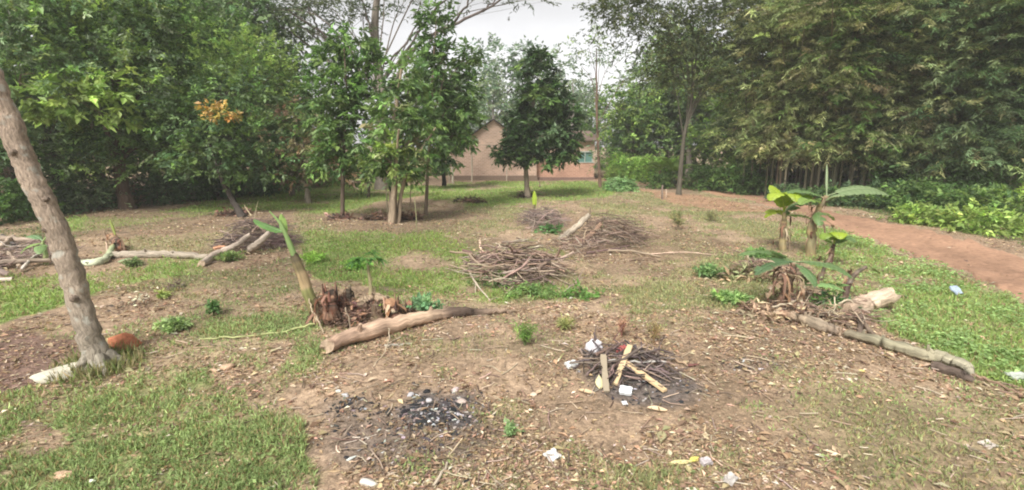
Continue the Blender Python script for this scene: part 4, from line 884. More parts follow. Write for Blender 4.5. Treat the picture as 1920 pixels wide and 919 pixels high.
b = at(1556, 500); Y_ = b[1]
banana('banana_sucker', 'short banana sucker with a curled bright leaf right of the tall plant', 'banana plant', b, [P(1560,470,Y_), P(1564,458,Y_)], .045,
       [(1, 250, 80, .60, .32, 2.8, BL, .1), (1, 205, 70, .55, .30, 2.6, (.22,.32,.06), .15), (1, 300, 60, .5, .30, 2.2, BG, .2), (.9, 0, 50, .4, .22, 1.4, BG, .3), (.9, 130, 50, .35, .2, 1.2, (.2,.3,.08), .3)], 203, cols=((.10,.06,.045),(.14,.09,.06)), group=GB, rags=8, hang=.15)
b = at(1460, 582); Y_ = b[1]
banana('banana_plant', 'ragged banana plant with two drooping leaves, nearest of the cluster', 'banana plant', b, [P(1474,540,Y_), P(1486,510,Y_), P(1488,492,Y_)], .06,
       [(1, 165, 28, .8, .30, 1.1, BG, .25), (1, 195, 8, .7, .26, 1.0, (.10,.17,.08), .3), (1, 330, 12, .8, .28, 1.1, BG, .2), (.95, 290, -5, .5, .2, 1.3, (.13,.22,.09), .4), (.6, 320, 10, .5, .16, 1.4, (.25,.17,.1), .6), (.5, 200, 0, .5, .14, 1.5, (.3,.22,.14), .7), (.9, 100, 20, .6, .25, 1.1, BG, .3)], 204, cols=((.34,.26,.17),(.20,.13,.08),(.10,.07,.05)), group=GB, rags=46, hang=.4)
b = at(1500, 592); Y_ = b[1]
banana('banana_sucker', 'small split banana sucker with pale dead sheath beside the ragged plant', 'banana plant', b, [P(1500,560,Y_), P(1510,535,Y_)], .045,
       [(1, 350, 12, .55, .26, .9, (.22,.36,.14), .1), (1, 60, 50, .3, .16, 1, BG, .3)], 205, cols=((.40,.32,.22),(.26,.19,.12)), group=GB, rags=22, hang=.25)
b = at(1582, 566); Y_ = b[1]
banana('banana_stump', 'dark curved banana stem with cut top before the pale split log', 'banana stump', b, [P(1590,535,Y_), P(1606,512,Y_), P(1625,500,Y_)], .04, [(.9, 10, 10, .35, .12, 1.3, (.2,.25,.09), .5)], 206, cols=((.11,.08,.06),(.18,.14,.10)), rags=10, hang=.15)
b = at(1535, 530); Y_ = b[1]
banana('banana_stump', 'thin dark banana stem leaning right between the sucker and the cut stem', 'banana stump', b, [P(1545,505,Y_), P(1560,478,Y_)], .035, [], 207, cols=((.12,.085,.06),(.17,.12,.08)), rags=8, hang=.12)
for i_, (u_, y_, h_, lb) in enumerate([(1236, 29.5, .9, 'lime green banana plant above the hedge left of the leaning stem'), (1262, 28.8, .8, 'small lime green banana plant touching the leaning stem'), (1385, 26.8, .7, 'lime green banana plant beside the leftmost bamboo')]):
    p_ = P(u_, 330, y_); b = np.array([p_[0], y_, float(gz(p_[0], y_))]); rs = np.random.RandomState(280+i_)
    banana('banana_plant', lb, 'banana plant', b, [b+[0, 0, h_*.5], b+[.05, 0, h_]], .1, [(1, q*51+rs.rand()*20, rs.uniform(25, 70), 1.5, .46, rs.uniform(.9, 1.6), (.24,.36,.09), .3) for q in range(8)], 285+i_, group='banana plants across the road', rags=6)
# left foreground cluster
b = at(598, 604); Y_ = b[1]
t = thing('banana_plant', 'leaning cut banana stem with a pale green spear and one leaf', 'banana plant', b)
rs = np.random.RandomState(210); pp = curve([b-[0,0,.06], P(588,575,Y_), P(575,540,Y_), P(562,505,Y_), P(551,478,Y_)], 20, .004, 2)
cc = np.array([[.13,.10,.055],[.16,.14,.06],[.20,.20,.075],[.30,.22,.12],[.15,.12,.06],[.10,.08,.045]])[np.minimum((np.arange(20)/20*6).astype(int), 5)]
tube(pp, .088*np.linspace(1.05, .62, 20), 14, cc*np.exp(rs.randn(20, 1)*.12), True, .06, 3).obj('pseudostem', M_stem, t, b)
pq = curve([pp[-2], P(540,450,Y_), P(526,420,Y_), P(505,396,Y_)], 14)
tube(pq, np.linspace(.045, .008, 14), 8, np.array([.27,.38,.15])*np.linspace(1, 1.15, 14)[:, None], True, .05, 4).obj('leaf_spear', M_banana, t, b)
g = Geo(); banana_leaf(g, P(533,436,Y_), math.radians(178), math.radians(20), .42, .24, -.2, (.16,.30,.10), 211, .1, stalk=.05); g.obj('leaf', M_banana, t, b)
g = Geo(); banana_leaf(g, P(534,440,Y_), math.radians(120), math.radians(60), .34, .10, .6, (.24,.36,.10), 212, .2, stalk=.05); g.obj('leaf', M_banana, t, b)
g = Geo(); rag(g, rs, b, .5, .08, 10, DRY, .2); g.obj('dry_sheath', M_dry, t, b)
def stump(label, u, v, h, r, seed, cols, rags=18, hang=.25, lean=(0,0), name='banana_stump', cat='banana stump', frag=True):
    b = at(u, v); rs = np.random.RandomState(seed); t = thing(name, label, cat, b)
    g = tube(curve([b-[0,0,.06], b+[lean[0]*.5, lean[1]*.5, h*.5], b+[lean[0], lean[1], h]], 12, r*.1, seed), r*np.linspace(1.25, .8, 12), 14, pal(rs, cols, 12, .2), True, .13, seed)
    if frag:
        for q in range(9):
            a = rs.rand()*6.28; o = np.array([math.cos(a), math.sin(a), 0])*r*.8; p = b+[lean[0], lean[1], h]+o
            tube([p-[0,0,.1], p+o*.2+[0, 0, h*rs.uniform(.05, .35)]], [r*.3, r*.06], 5, pal(rs, cols, 1)[0], True, .1, q, g)
    g.obj('pseudostem', M_stem, t, b)
    if rags: g = Geo(); rag(g, rs, b, h, r, rags, cols, hang); g.obj('dry_sheath', M_dry, t, b)
    return t
RB = [(.19,.085,.05), (.22,.12,.075), (.09,.05,.035), (.28,.17,.11), (.06,.04,.03)]
stump('tall reddish-brown rotting banana stump at the foot of the leaning stem', 622, 604, .42, .1, 221, RB, 30, .3)
stump('shredded dark brown banana stump tucked between the leaning stem and the red stump', 600, 606, .24, .07, 222, DRY, 16, .2)
stump('reddish banana stump beside the end of the rotting trunk piece', 640, 590, .26, .085, 223, RB, 20, .25)
stump('narrow dark pointed banana stump standing behind the rotting pieces', 655, 566, .2, .04, 224, [(.05,.04,.03),(.09,.07,.05)], 5, .12)
stump('low stump of a cut banana with a curled brown sheath, right end of the group', 735, 604, .28, .1, 225, DRY+RB, 26, .3)
stump('hollow dark banana stump with a green sheath next to the log', 708, 606, .24, .07, 226, [(.09,.06,.04),(.16,.11,.07)], 14, .22)
stump('small reddish banana butt behind the right end of the group', 768, 590, .17, .065, 227, RB, 14, .18)
b = at(716, 604); g = Geo(); banana_leaf(g, b+[0,-.03,.04], math.radians(80), math.radians(85), .22, .17, .4, (.26,.40,.05), 228, .1, stalk=.02)
single('green_leaf', 'bright yellow-green leaf leaning on the hollow stump by the log', 'leaf', g, M_banana, b)
def log(name, label, pts, radii, seed, col=(.30,.22,.15), endcol=(.36,.27,.19), group=None, cat='log', wob=.07, sides=14, n=36, jit=.008, extra=None, m=None):
    pts = [np.asarray(p, float) for p in pts]; pp = curve(pts, n, jit, seed); rr = np.interp(np.linspace(0, 1, n), np.linspace(0, 1, len(radii)), radii); rs = np.random.RandomState(seed)
    c = np.asarray(col) if np.ndim(col) == 1 else np.array([np.interp(np.linspace(0, 1, n), np.linspace(0, 1, len(col)), np.asarray(col)[:, k]) for k in range(3)]).T
    c = (np.ones((n, 1))*c)*np.exp((vn(np.arange(n)*.33, np.zeros(n), seed)[:, None]-.5)*.5)
    g = tube(pp, rr, sides, c, True, wob, seed, capcol=endcol)
    if n >= 30:
        for q in range(3):
            k = rs.randint(4, n-5); a = rs.uniform(.3, 2.8); T_ = n3(pp[k+1]-pp[k]); S_ = n3(np.cross(T_, [0, 0, 1.])); o_k = n3(S_*math.cos(a)+np.array([0, 0, 1.])*math.sin(a)); q0 = pp[k]+o_k*rr[k]*.7
            tube([q0, pp[k]+o_k*rr[k]*1.15, pp[k]+o_k*rr[k]*rs.uniform(1.3, 2.0)], [rr[k]*.45, rr[k]*.3, rr[k]*.2], 8, c[k]*.8, True, .15, q, g)
    return single(name, label, cat, g, M_wood if m is None else m, pts[0], group)
def gp(u, v, r=0.0): return at(u, v, r)
a_, b_ = gp(655,592,.06), gp(702,580,.16)
log('rotting_trunk', 'pale rotting banana trunk piece between the stumps', [a_, (a_+b_)/2+[0,0,.03], b_, gp(728,584,.2)], [.06,.07,.06,.04], 230, col=(.33,.25,.17), wob=.14, jit=.012)
# the main fallen log
log('fallen_log', 'pinkish-brown fallen log with a burnt thin end in front of the stumps', [gp(614,664,.09), gp(660,646,.1), gp(730,626,.1), gp(800,606,.09), gp(845,596,.075), gp(890,592,.06), gp(935,590,.05), gp(975,586,.02)], [.082,.10,.098,.085,.07,.055,.035,.012], 231,
    col=[(.46,.31,.22),(.46,.32,.23),(.44,.31,.22),(.40,.29,.20),(.12,.085,.065),(.09,.065,.05),(.30,.22,.16),(.36,.27,.18)], wob=.06, sides=18, n=60)
log('stick', 'short grey stick lying under the fallen log', [gp(722,650,.012), gp(770,648,.012)], [.018,.014], 232, col=(.30,.28,.23), cat='stick', n=8, sides=7)
log('dry_stalk', 'long pale green stalk lying across the grass left of the stumps', [gp(375,638,.02), gp(450,636,.03), gp(520,628,.03), gp(590,614,.05)], [.008,.012,.014,.01], 233, col=(.36,.38,.17), cat='stalk', n=24, sides=6, m=M_stem)
log('dry_stalk', 'curved thin pale stem arching in front of the fallen log', [gp(726,612,.1)+[0,0,.05], gp(730,640,.1), gp(722,664,.04), gp(700,690,.012)], [.005,.007,.006,.004], 234, col=(.50,.42,.30), cat='stalk', n=20, sides=5)
log('dry_stalk', 'thin pale stem hanging from the leaning banana stem to the soil', [P(580,560,at(598,604)[1]-.1), P(588,585,at(598,604)[1]-.15), gp(607,626,.02)], [.009,.01,.008], 235, col=(.45,.36,.25), cat='stalk', n=14, sides=5)
log('dry_stalk', 'upright pale dead stalk in front of the red stump', [gp(656,622,0), gp(656,622,.18)+[0,0,.0], gp(652,622,.33)], [.01,.011,.009], 236, col=(.42,.33,.24), cat='stalk', n=8, sides=5)

# long log left, with heap
log('fallen_log', 'long thin grey log lying straight from the dead stump to the root heap', [gp(205,484,.06), gp(260,483,.07), gp(330,484,.07), gp(392,488,.06)], [.075,.08,.075,.065], 240, col=(.33,.28,.22), n=40)
log('fallen_log', 'pale green-white banana trunk piece on the grass right of the foreground tree', [gp(150,498,.05), gp(185,497,.06), gp(205,485,.09), gp(214,470,.14)], [.07,.08,.06,.035], 241, col=[(.42,.45,.33),(.40,.42,.28),(.34,.40,.20)], cat='log', m=M_stem)
b = at(226, 470); Y_ = b[1]
t = stump('leaning red-brown dead banana stump with a yellow-green shoot', 228, 471, .36, .10, 242, RB+[(.42,.24,.15)], 16, .25, lean=(-.28, .1))
g = Geo(); banana_leaf(g, P(216,440,Y_), math.radians(150), math.radians(72), .38, .06, .4, (.30,.38,.10), 243, 0, stalk=.02); g.obj('leaf', M_banana, t, t.location)
log('stick', 'forked pale stick propped on the red-brown dead stump', [gp(204,492,.03), P(200,462,Y_-.2), P(196,436,Y_-.1)], [.025,.022,.012], 244, col=(.45,.33,.24), cat='stick', n=10, sides=7)
b = at(222, 494); g = Geo(); banana_leaf(g, b+[0,0,.03], math.radians(20), math.radians(25), .24, .16, .5, (.28,.38,.2), 245, 0, stalk=.02)
single('green_leaf', 'round pale green leaf at the tip of the banana trunk piece', 'leaf', g, M_banana, b)
# left log heap
LH = 'logs in the heap at the left edge'
for i_, (p0, p1, r0, col, lb) in enumerate([((-90,512,.12),(98,498,.12),.055,(.28,.22,.17),'dark horizontal branch along the front of the left log heap'), ((-70,470,.3),(80,474,.28),.07,(.34,.27,.21),'upper grey-brown log across the left log heap'),
        ((-20,508,.2),(30,470,.34),.05,(.42,.33,.25),'pale broken stick slanting up in the left log heap'), ((0,474,.2),(40,505,.06),.045,(.50,.40,.30),'pale chopped stick slanting down in the left log heap'), ((-60,500,.1),(20,520,.05),.06,(.20,.15,.13),'dark charred log low in the left log heap'),
        ((5,446,.05),(40,476,.10),.06,(.10,.09,.08),'blackened branch stub standing behind the left log heap'), ((-80,455,.08),(20,462,.08),.06,(.22,.18,.15),'rear log of the left log heap'), ((40,512,.05),(75,490,.16),.03,(.48,.42,.36),'thin whitish stick end in the left log heap'), ((-100,535,.04),(25,528,.05),.05,(.40,.34,.29),'pale log low at the left edge before the heap')]):
    log('log', lb, [gp(*p0), (gp(*p0)+gp(*p1))/2+[0,0,.02], gp(*p1)], [r0, r0*.95, r0*.8], 250+i_, col=col, group=LH, n=16, sides=10, wob=.1)
b = at(86, 496); Y_ = b[1]
banana('banana_sucker', 'small banana sucker with pale leaves between the log heap and the foreground trunk', 'banana plant', b, [P(84,470,Y_), P(80,452,Y_)], .04, [(1, 160, 30, .5, .2, 1.2, (.2,.33,.16), .1), (1, 60, 50, .45, .2, 1.3, (.24,.38,.12), .1), (.8, 300, 10, .45, .2, 1.2, (.22,.34,.14), .2), (.9, 220, 0, .4, .17, 1.2, (.25,.38,.12), .2)], 261, cols=((.24,.3,.12),), rags=0)

# ------------------------------------------------------------------ brush piles
def pile(u0, u1, v0, v1, h, n, seed, cols, az, label, name='brush_pile', dens=1.0, r=(.003,.009), l=(.25,.9), spread=.5):
    """fine twig mass heaped over an area of ground"""
    rs = np.random.RandomState(seed); a, b, c, d = at((u0+u1)/2, v1), at((u0+u1)/2, v0), at(u0, (v0+v1)/2), at(u1, (v0+v1)/2)
    ctr = (c+d)/2; ctr[1] = (a[1]+b[1])/2; rx = abs(d[0]-c[0])/2; ry = abs(b[1]-a[1])/2; g = Geo()
    for q in range(n):
        t1 = rs.rand()*6.28; rr = math.sqrt(rs.rand())*.85; x_, y_ = ctr[0]+math.cos(t1)*rx*rr, ctr[1]+math.sin(t1)*ry*rr
        hz = 1.25*h*(1-rr*rr)*rs.rand()**.6*(.45+1.1*float(vn(x_*3.1, y_*3.1, seed))); al = math.radians(az)+rs.randn()*spread; L_ = rs.uniform(*l); e = np.array([math.cos(al), math.sin(al), rs.randn()*.14])
        m = np.array([x_, y_, float(gz(x_, y_))+hz+.02]); pp = curve([m-e*L_/2+rs.randn(3)*.02, m+rs.randn(3)*L_*.05, m+e*L_/2+rs.randn(3)*.03], 6)
        pp[:, 2] = np.maximum(pp[:, 2], gz(pp[:, 0], pp[:, 1])+.006)
        r_ = rs.uniform(*r); tube(pp, np.linspace(r_, r_*.5, 6), 4, pal(rs, cols, 1, .2)[0], False, 0, 0, g)
    for q in range(n//14):
        t1 = rs.rand()*6.28; rr = math.sqrt(rs.rand())*.75; al = math.radians(az)+rs.randn()*spread*1.3; L_ = l[1]*rs.uniform(.5, 1.15); e = np.array([math.cos(al), math.sin(al), rs.randn()*.22])
        x_, y_ = ctr[0]+math.cos(t1)*rx*rr, ctr[1]+math.sin(t1)*ry*rr; m = np.array([x_, y_, float(gz(x_, y_))+1.25*h*(1-rr*rr)*rs.uniform(.4, 1)+.03])
        pp = curve([m-e*L_/2+rs.randn(3)*.05, m-e*L_*.1+rs.randn(3)*L_*.07, m+e*L_*.2+rs.randn(3)*L_*.07, m+e*L_/2+rs.randn(3)*.06], 12, .004, q); pp[:, 2] = np.maximum(pp[:, 2], gz(pp[:, 0], pp[:, 1])+.01)
        r_ = r[1]*rs.uniform(1.0, 2.0); c_ = pal(rs, cols, 1, .2)[0]; tube(pp, np.linspace(r_, r_*.5, 12), 6, c_, True, .1, q, g)
        for f in range(2): tube(curve([pp[5+f*3], pp[5+f*3]+e*L_*.12+rs.randn(3)*.04, pp[5+f*3]+e*L_*.25+rs.randn(3)*.07+[0, 0, .04]], 5), np.linspace(r_*.5, r_*.2, 5), 4, c_, False, 0, 0, g)
    return single(name, label, 'brushwood', g, M_wood, (ctr[0], ctr[1], float(gz(ctr[0], ctr[1]))), kind='stuff'), ctr, rx, ry
def leafy(ctr, rx, ry, h, n, seed, cols, label, L_=.08, W_=.03, name='leaf_heap', mt=None):
    rs = np.random.RandomState(seed); t1 = rs.rand(n)*6.28; rr = np.sqrt(rs.rand(n)); x_ = ctr[0]+np.cos(t1)*rx*rr; y_ = ctr[1]+np.sin(t1)*ry*rr
    C = np.stack([x_, y_, gz(x_, y_)+h*(1-rr*rr)*rs.rand(n)+.02], 1); g = Geo(); sprays(g, rs, C, rs.randn(n, 3)*[1, 1, .3]+[0, 0, .25], dict(L=L_, W=W_, k=12, sl=.2, droop=.2, cols=cols, flat=.4))
    return single(name, label, 'leaves', g, mt or M_soft, (ctr[0], ctr[1], float(gz(ctr[0], ctr[1]))), smooth=False, kind='stuff')
TW = [(.33,.24,.18), (.24,.16,.12), (.42,.34,.25), (.16,.11,.09)]
TWP = [(.33,.245,.18), (.24,.165,.13), (.42,.34,.25), (.14,.10,.08)]
_, c1, rx1, ry1 = pile(850, 1075, 487, 552, .46, 360, 301, TWP, -38, 'dense heap of thin purplish-brown twigs in the middle of the plot', spread=.75, r=(.004,.017))
leafy(at(1005,556), .42, .22, .14, 44, 302, [(.11,.18,.06),(.15,.22,.08)], 'fresh green leaves lying at the right foot of the middle twig heap')
leafy(at(930,535), .3, .2, .1, 26, 303, [(.14,.2,.08),(.10,.15,.07)], 'dull green leaves caught under the middle twig heap')
leafy(at(1092,558), .35, .12, .08, 30, 304, [(.10,.19,.05)], 'narrow patch of green leaves right of the middle twig heap')
_, c2, rx2, ry2 = pile(1090, 1225, 425, 478, .44, 420, 305, [(.24,.17,.13),(.15,.10,.08),(.33,.26,.19),(.10,.075,.06)], -20, 'wide heap of grey and brown brushwood behind the middle twig heap', spread=.9)
_, c3, rx3, ry3 = pile(975, 1065, 404, 442, .32, 330, 306, [(.22,.16,.14),(.13,.10,.09),(.30,.23,.19)], 0, 'dark flat brush heap at the foot of the yellow-green sprout', spread=1.2)
pile(1035, 1130, 440, 490, .16, 240, 307, TW, 20, 'brown litter and twigs banked below the propped logs', spread=1.2, l=(.15,.5))
_, c4, rx4, ry4 = pile(430, 534, 440, 478, .52, 420, 308, [(.20,.15,.13),(.13,.10,.09),(.30,.22,.17)], 30, 'dark tangle of roots and twigs at the end of the long thin log', spread=1.1)
pile(500, 560, 452, 470, .15, 120, 309, [(.2,.15,.13),(.14,.1,.09)], 0, 'thin dark twigs trailing right of the root tangle', spread=1.0)
pile(1440, 1640, 560, 620, .2, 300, 310, TW, -20, 'dry brown stalks heaped between the ragged banana and the split log', spread=1.2, l=(.15,.6))
pile(1380, 1520, 498, 530, .14, 220, 311, TW, 0, 'dead brown fronds lying left of the ragged banana plant', spread=1.0, l=(.2,.7))
pile(-60, 90, 470, 515, .26, 260, 312, [(.3,.22,.18),(.2,.14,.13),(.44,.36,.3)], 10, 'broken twigs packed between the logs of the left heap', spread=.8, l=(.2,.7))
_, c5, rx5, ry5 = pile(1068, 1280, 655, 732, .10, 150, 313, [(.13,.10,.095),(.2,.15,.13),(.08,.065,.06),(.28,.21,.17)], 0, 'half-burnt twigs of the rubbish heap in the foreground', spread=1.3, l=(.12,.45), r=(.004,.012))
leafy(at(1030,435), .3, .3, .22, 20, 314, [(.08,.17,.06)], 'small green leaves behind the propped pale log', L_=.12, W_=.05)
def branches(lst, label, group, seed, r0, cols, name='branch', forks=False):
    rs = np.random.RandomState(seed)
    for i_, q in enumerate(lst):
        (u1, v1, h1), (u2, v2, h2_) = q[0], q[1]; r_ = (q[2] if len(q) > 2 else r0)*rs.uniform(.85, 1.15); lb = q[3] if len(q) > 3 else label; gr = group
        a, b = gp(u1, v1, h1), gp(u2, v2, h2_); m = (a+b)/2+rs.randn(3)*np.linalg.norm(b-a)*.03; pp = curve([a, m, b], 14, .004, seed+i_)
        c = pal(rs, cols, 1, .12)[0]; g = tube(pp, np.linspace(r_, r_*.45, 14), 7, c*np.exp(rs.randn(14, 1)*.1), True, .08, seed+i_)
        if forks and rs.rand() < .7:
            k = rs.randint(5, 10); e = (b-a)*.3+rs.randn(3)*np.linalg.norm(b-a)*.10; tube(curve([pp[k], pp[k]+e*.5, pp[k]+e+[0,0,.03]], 6), np.linspace(r_*.5, r_*.25, 6), 5, c, False, 0, 0, g)
        single(name, lb, 'branch', g, M_wood, a, gr)
branches([((905,482,.22),(1000,548,.04),.02),((930,478,.26),(1020,536,.06),.022),((880,492,.2),(975,545,.05),.018),((955,480,.24),(1050,545,.03),.02),((868,500,.14),(950,552,.03),.018),((900,500,.3),(1010,520,.12),.018),((985,490,.12),(1100,552,.02),.02),((870,480,.14),(940,500,.3),.016),((1000,500,.14),(1070,540,.05),.018),((940,500,.32),(1040,545,.1),.017),((890,510,.25),(990,530,.12),.016)],
         'purplish-brown branch slanting down to the right in the middle twig heap', 'slanting branches of the middle twig heap', 330, .02, TWP, forks=True)
branches([((1052,552,.01),(1094,530,.1),.016,'thin forked branch pointing up right at the right end of the middle twig heap'),((880,515,.08),(918,566,.02),.022,'crooked branch bending at the lower left of the middle twig heap'),((918,566,.02),(965,545,.10),.02,'pale branch rising right from the lower left bend of the middle twig heap')], '', None, 340, .02, [(.42,.34,.26)], forks=True)
Yb = at(1045, 456)[1]
log('propped_log', 'pale log propped up at a slant on the back brush heap', [at(1046,457,.03), P(1075,430,Yb+.35), P(1104,404,Yb+.6)], [.085,.08,.065], 350, col=(.33,.28,.215), n=20, wob=.09)
log('propped_log', 'thinner reddish log propped beside the pale slanted log', [at(1090,458,.03), P(1108,440,Yb+.2), P(1127,420,Yb+.4)], [.05,.06,.05], 351, col=(.34,.22,.15), n=16, wob=.09)
log('branch_stub', 'thin dark branch stub sticking straight up behind the pale slanted log', [at(1106,428,0), P(1106,405,at(1106,428)[1]), P(1107,388,at(1106,428)[1])], [.03,.026,.02], 352, col=(.25,.19,.13), n=10, wob=.09)
branches([((1140,474,.05),(1238,484,.03),.03),((1100,478,.04),(1180,470,.12),.025),((1130,440,.25),(1200,470,.06),.02),((1160,440,.25),(1215,465,.05),.02),((1120,470,.2),(1190,450,.22),.022),((1180,490,.02),(1240,492,.02),.02)], 'crooked dark branch in the wide grey-brown brush heap', 'branches of the wide grey-brown heap', 360, .02, TW, forks=True)
branches([((1215,478,.015),(1345,480,.015),.011,'thin pale branch lying flat right of the back brush heap')], '', None, 365, .02, [(.45,.36,.28)])
# root heap on the left
Yr = at(400, 492)[1]
log('root_log', 'bent grey root log rising from the grass into the root tangle', [at(378,500,.05), at(410,484,.12), P(440,462,Yr+.5), P(468,440,Yr+.9)], [.075,.07,.065,.05], 370, col=(.38,.31,.25), n=26, wob=.08)
log('root_log', 'short thick pale root log leaning right of the bent one', [at(466,476,.06), P(482,458,Yr+.6), P(503,438,Yr+.8)], [.085,.08,.06], 371, col=(.36,.30,.24), n=16, wob=.08)
log('wood_block', 'small orange-brown cut block on the root tangle', [at(404,474,.10), at(425,474,.12)], [.05,.05], 372, col=(.50,.26,.15), n=6, wob=.12)
branches([((440,470,.1),(470,480,.04),.022),((455,478,.06),(490,470,.12),.02),((430,476,.1),(452,484,.02),.022),((475,440,.5),(462,425,.62),.014),((480,448,.45),(488,420,.68),.014)], 'short pale root branch sticking out of the root tangle', 'short roots of the root tangle', 375, .02, [(.42,.31,.22),(.34,.26,.2)])

# right-hand long log with broken pieces
log('fallen_log', 'first brown length of the long broken log at the feet of the ragged banana', [gp(1455,600,.12), gp(1490,606,.09), gp(1530,618,.08), gp(1572,632,.08)], [.05,.06,.068,.058], 380, col=[(.26,.14,.09),(.30,.23,.16),(.31,.25,.18),(.26,.2,.15)], n=30, wob=.08)
log('fallen_log', 'long mossy grey length of the broken log beside the green creepers', [gp(1585,634,.07), gp(1640,650,.08), gp(1700,668,.08), gp(1760,684,.09), gp(1806,700,.09), gp(1822,712,.05)], [.045,.06,.065,.065,.06,.025], 381, col=[(.24,.20,.14),(.27,.25,.17),(.31,.28,.19),(.36,.33,.24),(.33,.30,.22)], n=54, wob=.07, jit=.005, sides=16)
log('log', 'dark broken heel under the right end of the mossy log', [gp(1745,690,.04), gp(1790,706,.04), gp(1822,718,.03)], [.05,.05,.03], 382, col=(.10,.075,.06), n=14, wob=.2)
Ys = at(1590, 590)[1]
log('split_log', 'thick pale split log end sticking up right of the banana cluster', [at(1585,600,.1), P(1620,572,Ys+.1), P(1672,552,Ys+.25)], [.13,.135,.115], 383, col=[(.30,.22,.16),(.46,.35,.26),(.50,.39,.29)], n=22, wob=.1, sides=18)
log('branch', 'dark thin branch reaching left from under the pale split log', [gp(1640,640,.05), P(1600,590,Ys-.2), P(1555,604,Ys-.3)], [.03,.03,.02], 384, col=(.2,.15,.11), cat='branch', n=14)
log('branch', 'dark upright root under the pale split log', [gp(1612,628,0), gp(1610,612,.14)], [.035,.03], 385, col=(.12,.09,.07), cat='branch', n=8)
log('branch', 'thin bent branch beyond the right end of the mossy log', [gp(1822,706,.03), gp(1880,730,.04), gp(1930,752,.03)], [.012,.012,.008], 386, col=(.30,.2,.14), cat='branch', n=16, sides=6)
leafy(at(1560,590), .25, .15, .35, 34, 387, [(.08,.17,.08),(.10,.2,.06)], 'green weeds growing round the base of the pale split log', L_=.1, W_=.05, name='weed_patch')

pile(596, 790, 574, 614, .12, 260, 315, [(.15,.09,.065),(.09,.06,.045),(.25,.17,.12),(.33,.24,.17)], 10, 'dark dead banana fibres strewn between the rotting stumps', spread=1.3, l=(.08,.35), r=(.003,.008))
leafy(at(680,600), .62, .2, .06, 70, 316, [(.13,.075,.055),(.22,.13,.09),(.08,.05,.04)], 'dark brown dead leaves on the soil under the rotting stumps', L_=.09, W_=.035, mt=M_dry)
leafy(at(1500,600), .8, .35, .10, 110, 317, [(.26,.19,.13),(.16,.11,.08),(.36,.28,.20)], 'brown dead banana leaves lying under the ragged plants', L_=.13, W_=.04, mt=M_dry)
leafy(at(1420,520), .7, .35, .10, 70, 318, [(.22,.16,.11),(.14,.10,.07),(.17,.18,.09)], 'dull dead fronds and leaves left of the ragged plant', L_=.14, W_=.04, mt=M_dry)
# ------------------------------------------------------------------ small plants
def herb(name, label, u, v, h, r, n, cols, seed, L_=.07, W_=.012, cat='plant', droop=.2, flat=.8, group=None, stemcol=(.12,.16,.06), mt=None, kk=9):
    b = at(u, v); rs = np.random.RandomState(seed); t = thing(name, label, cat, b, group); st, lf = Geo(), Geo(); C, O = [], []
    for q in range(n):
        a = rs.rand()*6.28; o = np.array([math.cos(a)*r*rs.rand(), math.sin(a)*r*rs.rand(), h*rs.uniform(.6, 1)]); pp = curve([b-[0,0,.02], b+o*[.4,.4,.6], b+o], 7); tube(pp, np.linspace(.006, .002, 7), 4, stemcol, False, 0, 0, st)
        for k in range(2, 7): C.append(pp[k]); O.append(n3(pp[k]-pp[k-1]))
    sprays(lf, rs, np.array(C), np.array(O), dict(L=L_, W=W_, k=kk, sl=.06+h*.12, droop=droop, cols=cols, flat=flat, j=.01))
    st.obj('stem', M_stem, t, b); lf.obj('foliage', mt or M_soft, t, b, smooth=False); return t
herb('weed_clump', 'fine-leaved bushy green weed alone between the two fallen wood heaps', 984, 648, .24, .13, 14, [(.11,.19,.05),(.15,.23,.07)], 401, .05, .008)
herb('seedling', 'small dark green upright seedling in the grass left of the leaning stem', 401, 592, .13, .05, 6, [(.09,.17,.06)], 402, .06, .03)
herb('weed_clump', 'pale round-leaved weed clump in the left grass', 326, 618, .09, .2, 16, [(.20,.27,.12),(.24,.32,.15)], 403, .06, .035)
herb('weed_clump', 'blue-green leafy weed at the right end of the banana stumps', 800, 590, .2, .17, 16, [(.12,.22,.12),(.16,.26,.13)], 404, .08, .035)
herb('weed_clump', 'light green weeds under the small papaya seedling', 665, 505, .12, .3, 22, [(.15,.28,.06),(.18,.3,.07)], 405, .07, .02)
herb('weed_clump', 'light green weeds behind the tip of the leaning stem', 590, 490, .12, .28, 18, [(.20,.32,.07)], 406, .07, .025)
herb('weed_clump', 'dark green weeds at the near left of the banana cluster', 1370, 570, .14, .25, 20, [(.15,.23,.09),(.18,.27,.10)], 407, .08, .03)
herb('weed_clump', 'green weeds by the dead fronds left of the bananas', 1330, 520, .16, .25, 16, [(.11,.18,.07)], 408, .08, .03)
herb('weed_clump', 'weeds with drooping leaves under the near banana leaf', 1420, 492, .22, .3, 18, [(.12,.2,.07)], 409, .10, .03)
herb('weed_clump', 'grassy yellow-green tuft behind the rubbish heap', 1060, 618, .1, .08, 10, [(.2,.22,.08)], 410, .07, .006)
herb('weed_clump', 'spiky dry weed tuft upright behind the rubbish planks', 1225, 645, .28, .07, 9, [(.24,.2,.1),(.2,.13,.09)], 411, .06, .006, stemcol=(.26,.18,.1))
herb('weed_clump', 'thin reddish weed tuft behind the red cloth of the rubbish heap', 1165, 632, .22, .06, 8, [(.26,.15,.11)], 412, .05, .006, stemcol=(.26,.13,.1))
herb('weed_clump', 'tall dry weed in the open ground before the road', 1272, 432, .5, .22, 13, [(.22,.21,.11),(.15,.18,.08)], 413, .08, .014, stemcol=(.24,.19,.12))
herb('weed_clump', 'small dry shrub in the open ground right of the tall dry weed', 1330, 415, .3, .3, 12, [(.2,.2,.11)], 414, .08, .014, stemcol=(.24,.19,.12))
herb('weed_clump', 'dark leafy weed where the long thin log starts', 250, 500, .12, .15, 10, [(.13,.18,.08)], 415, .06, .02)
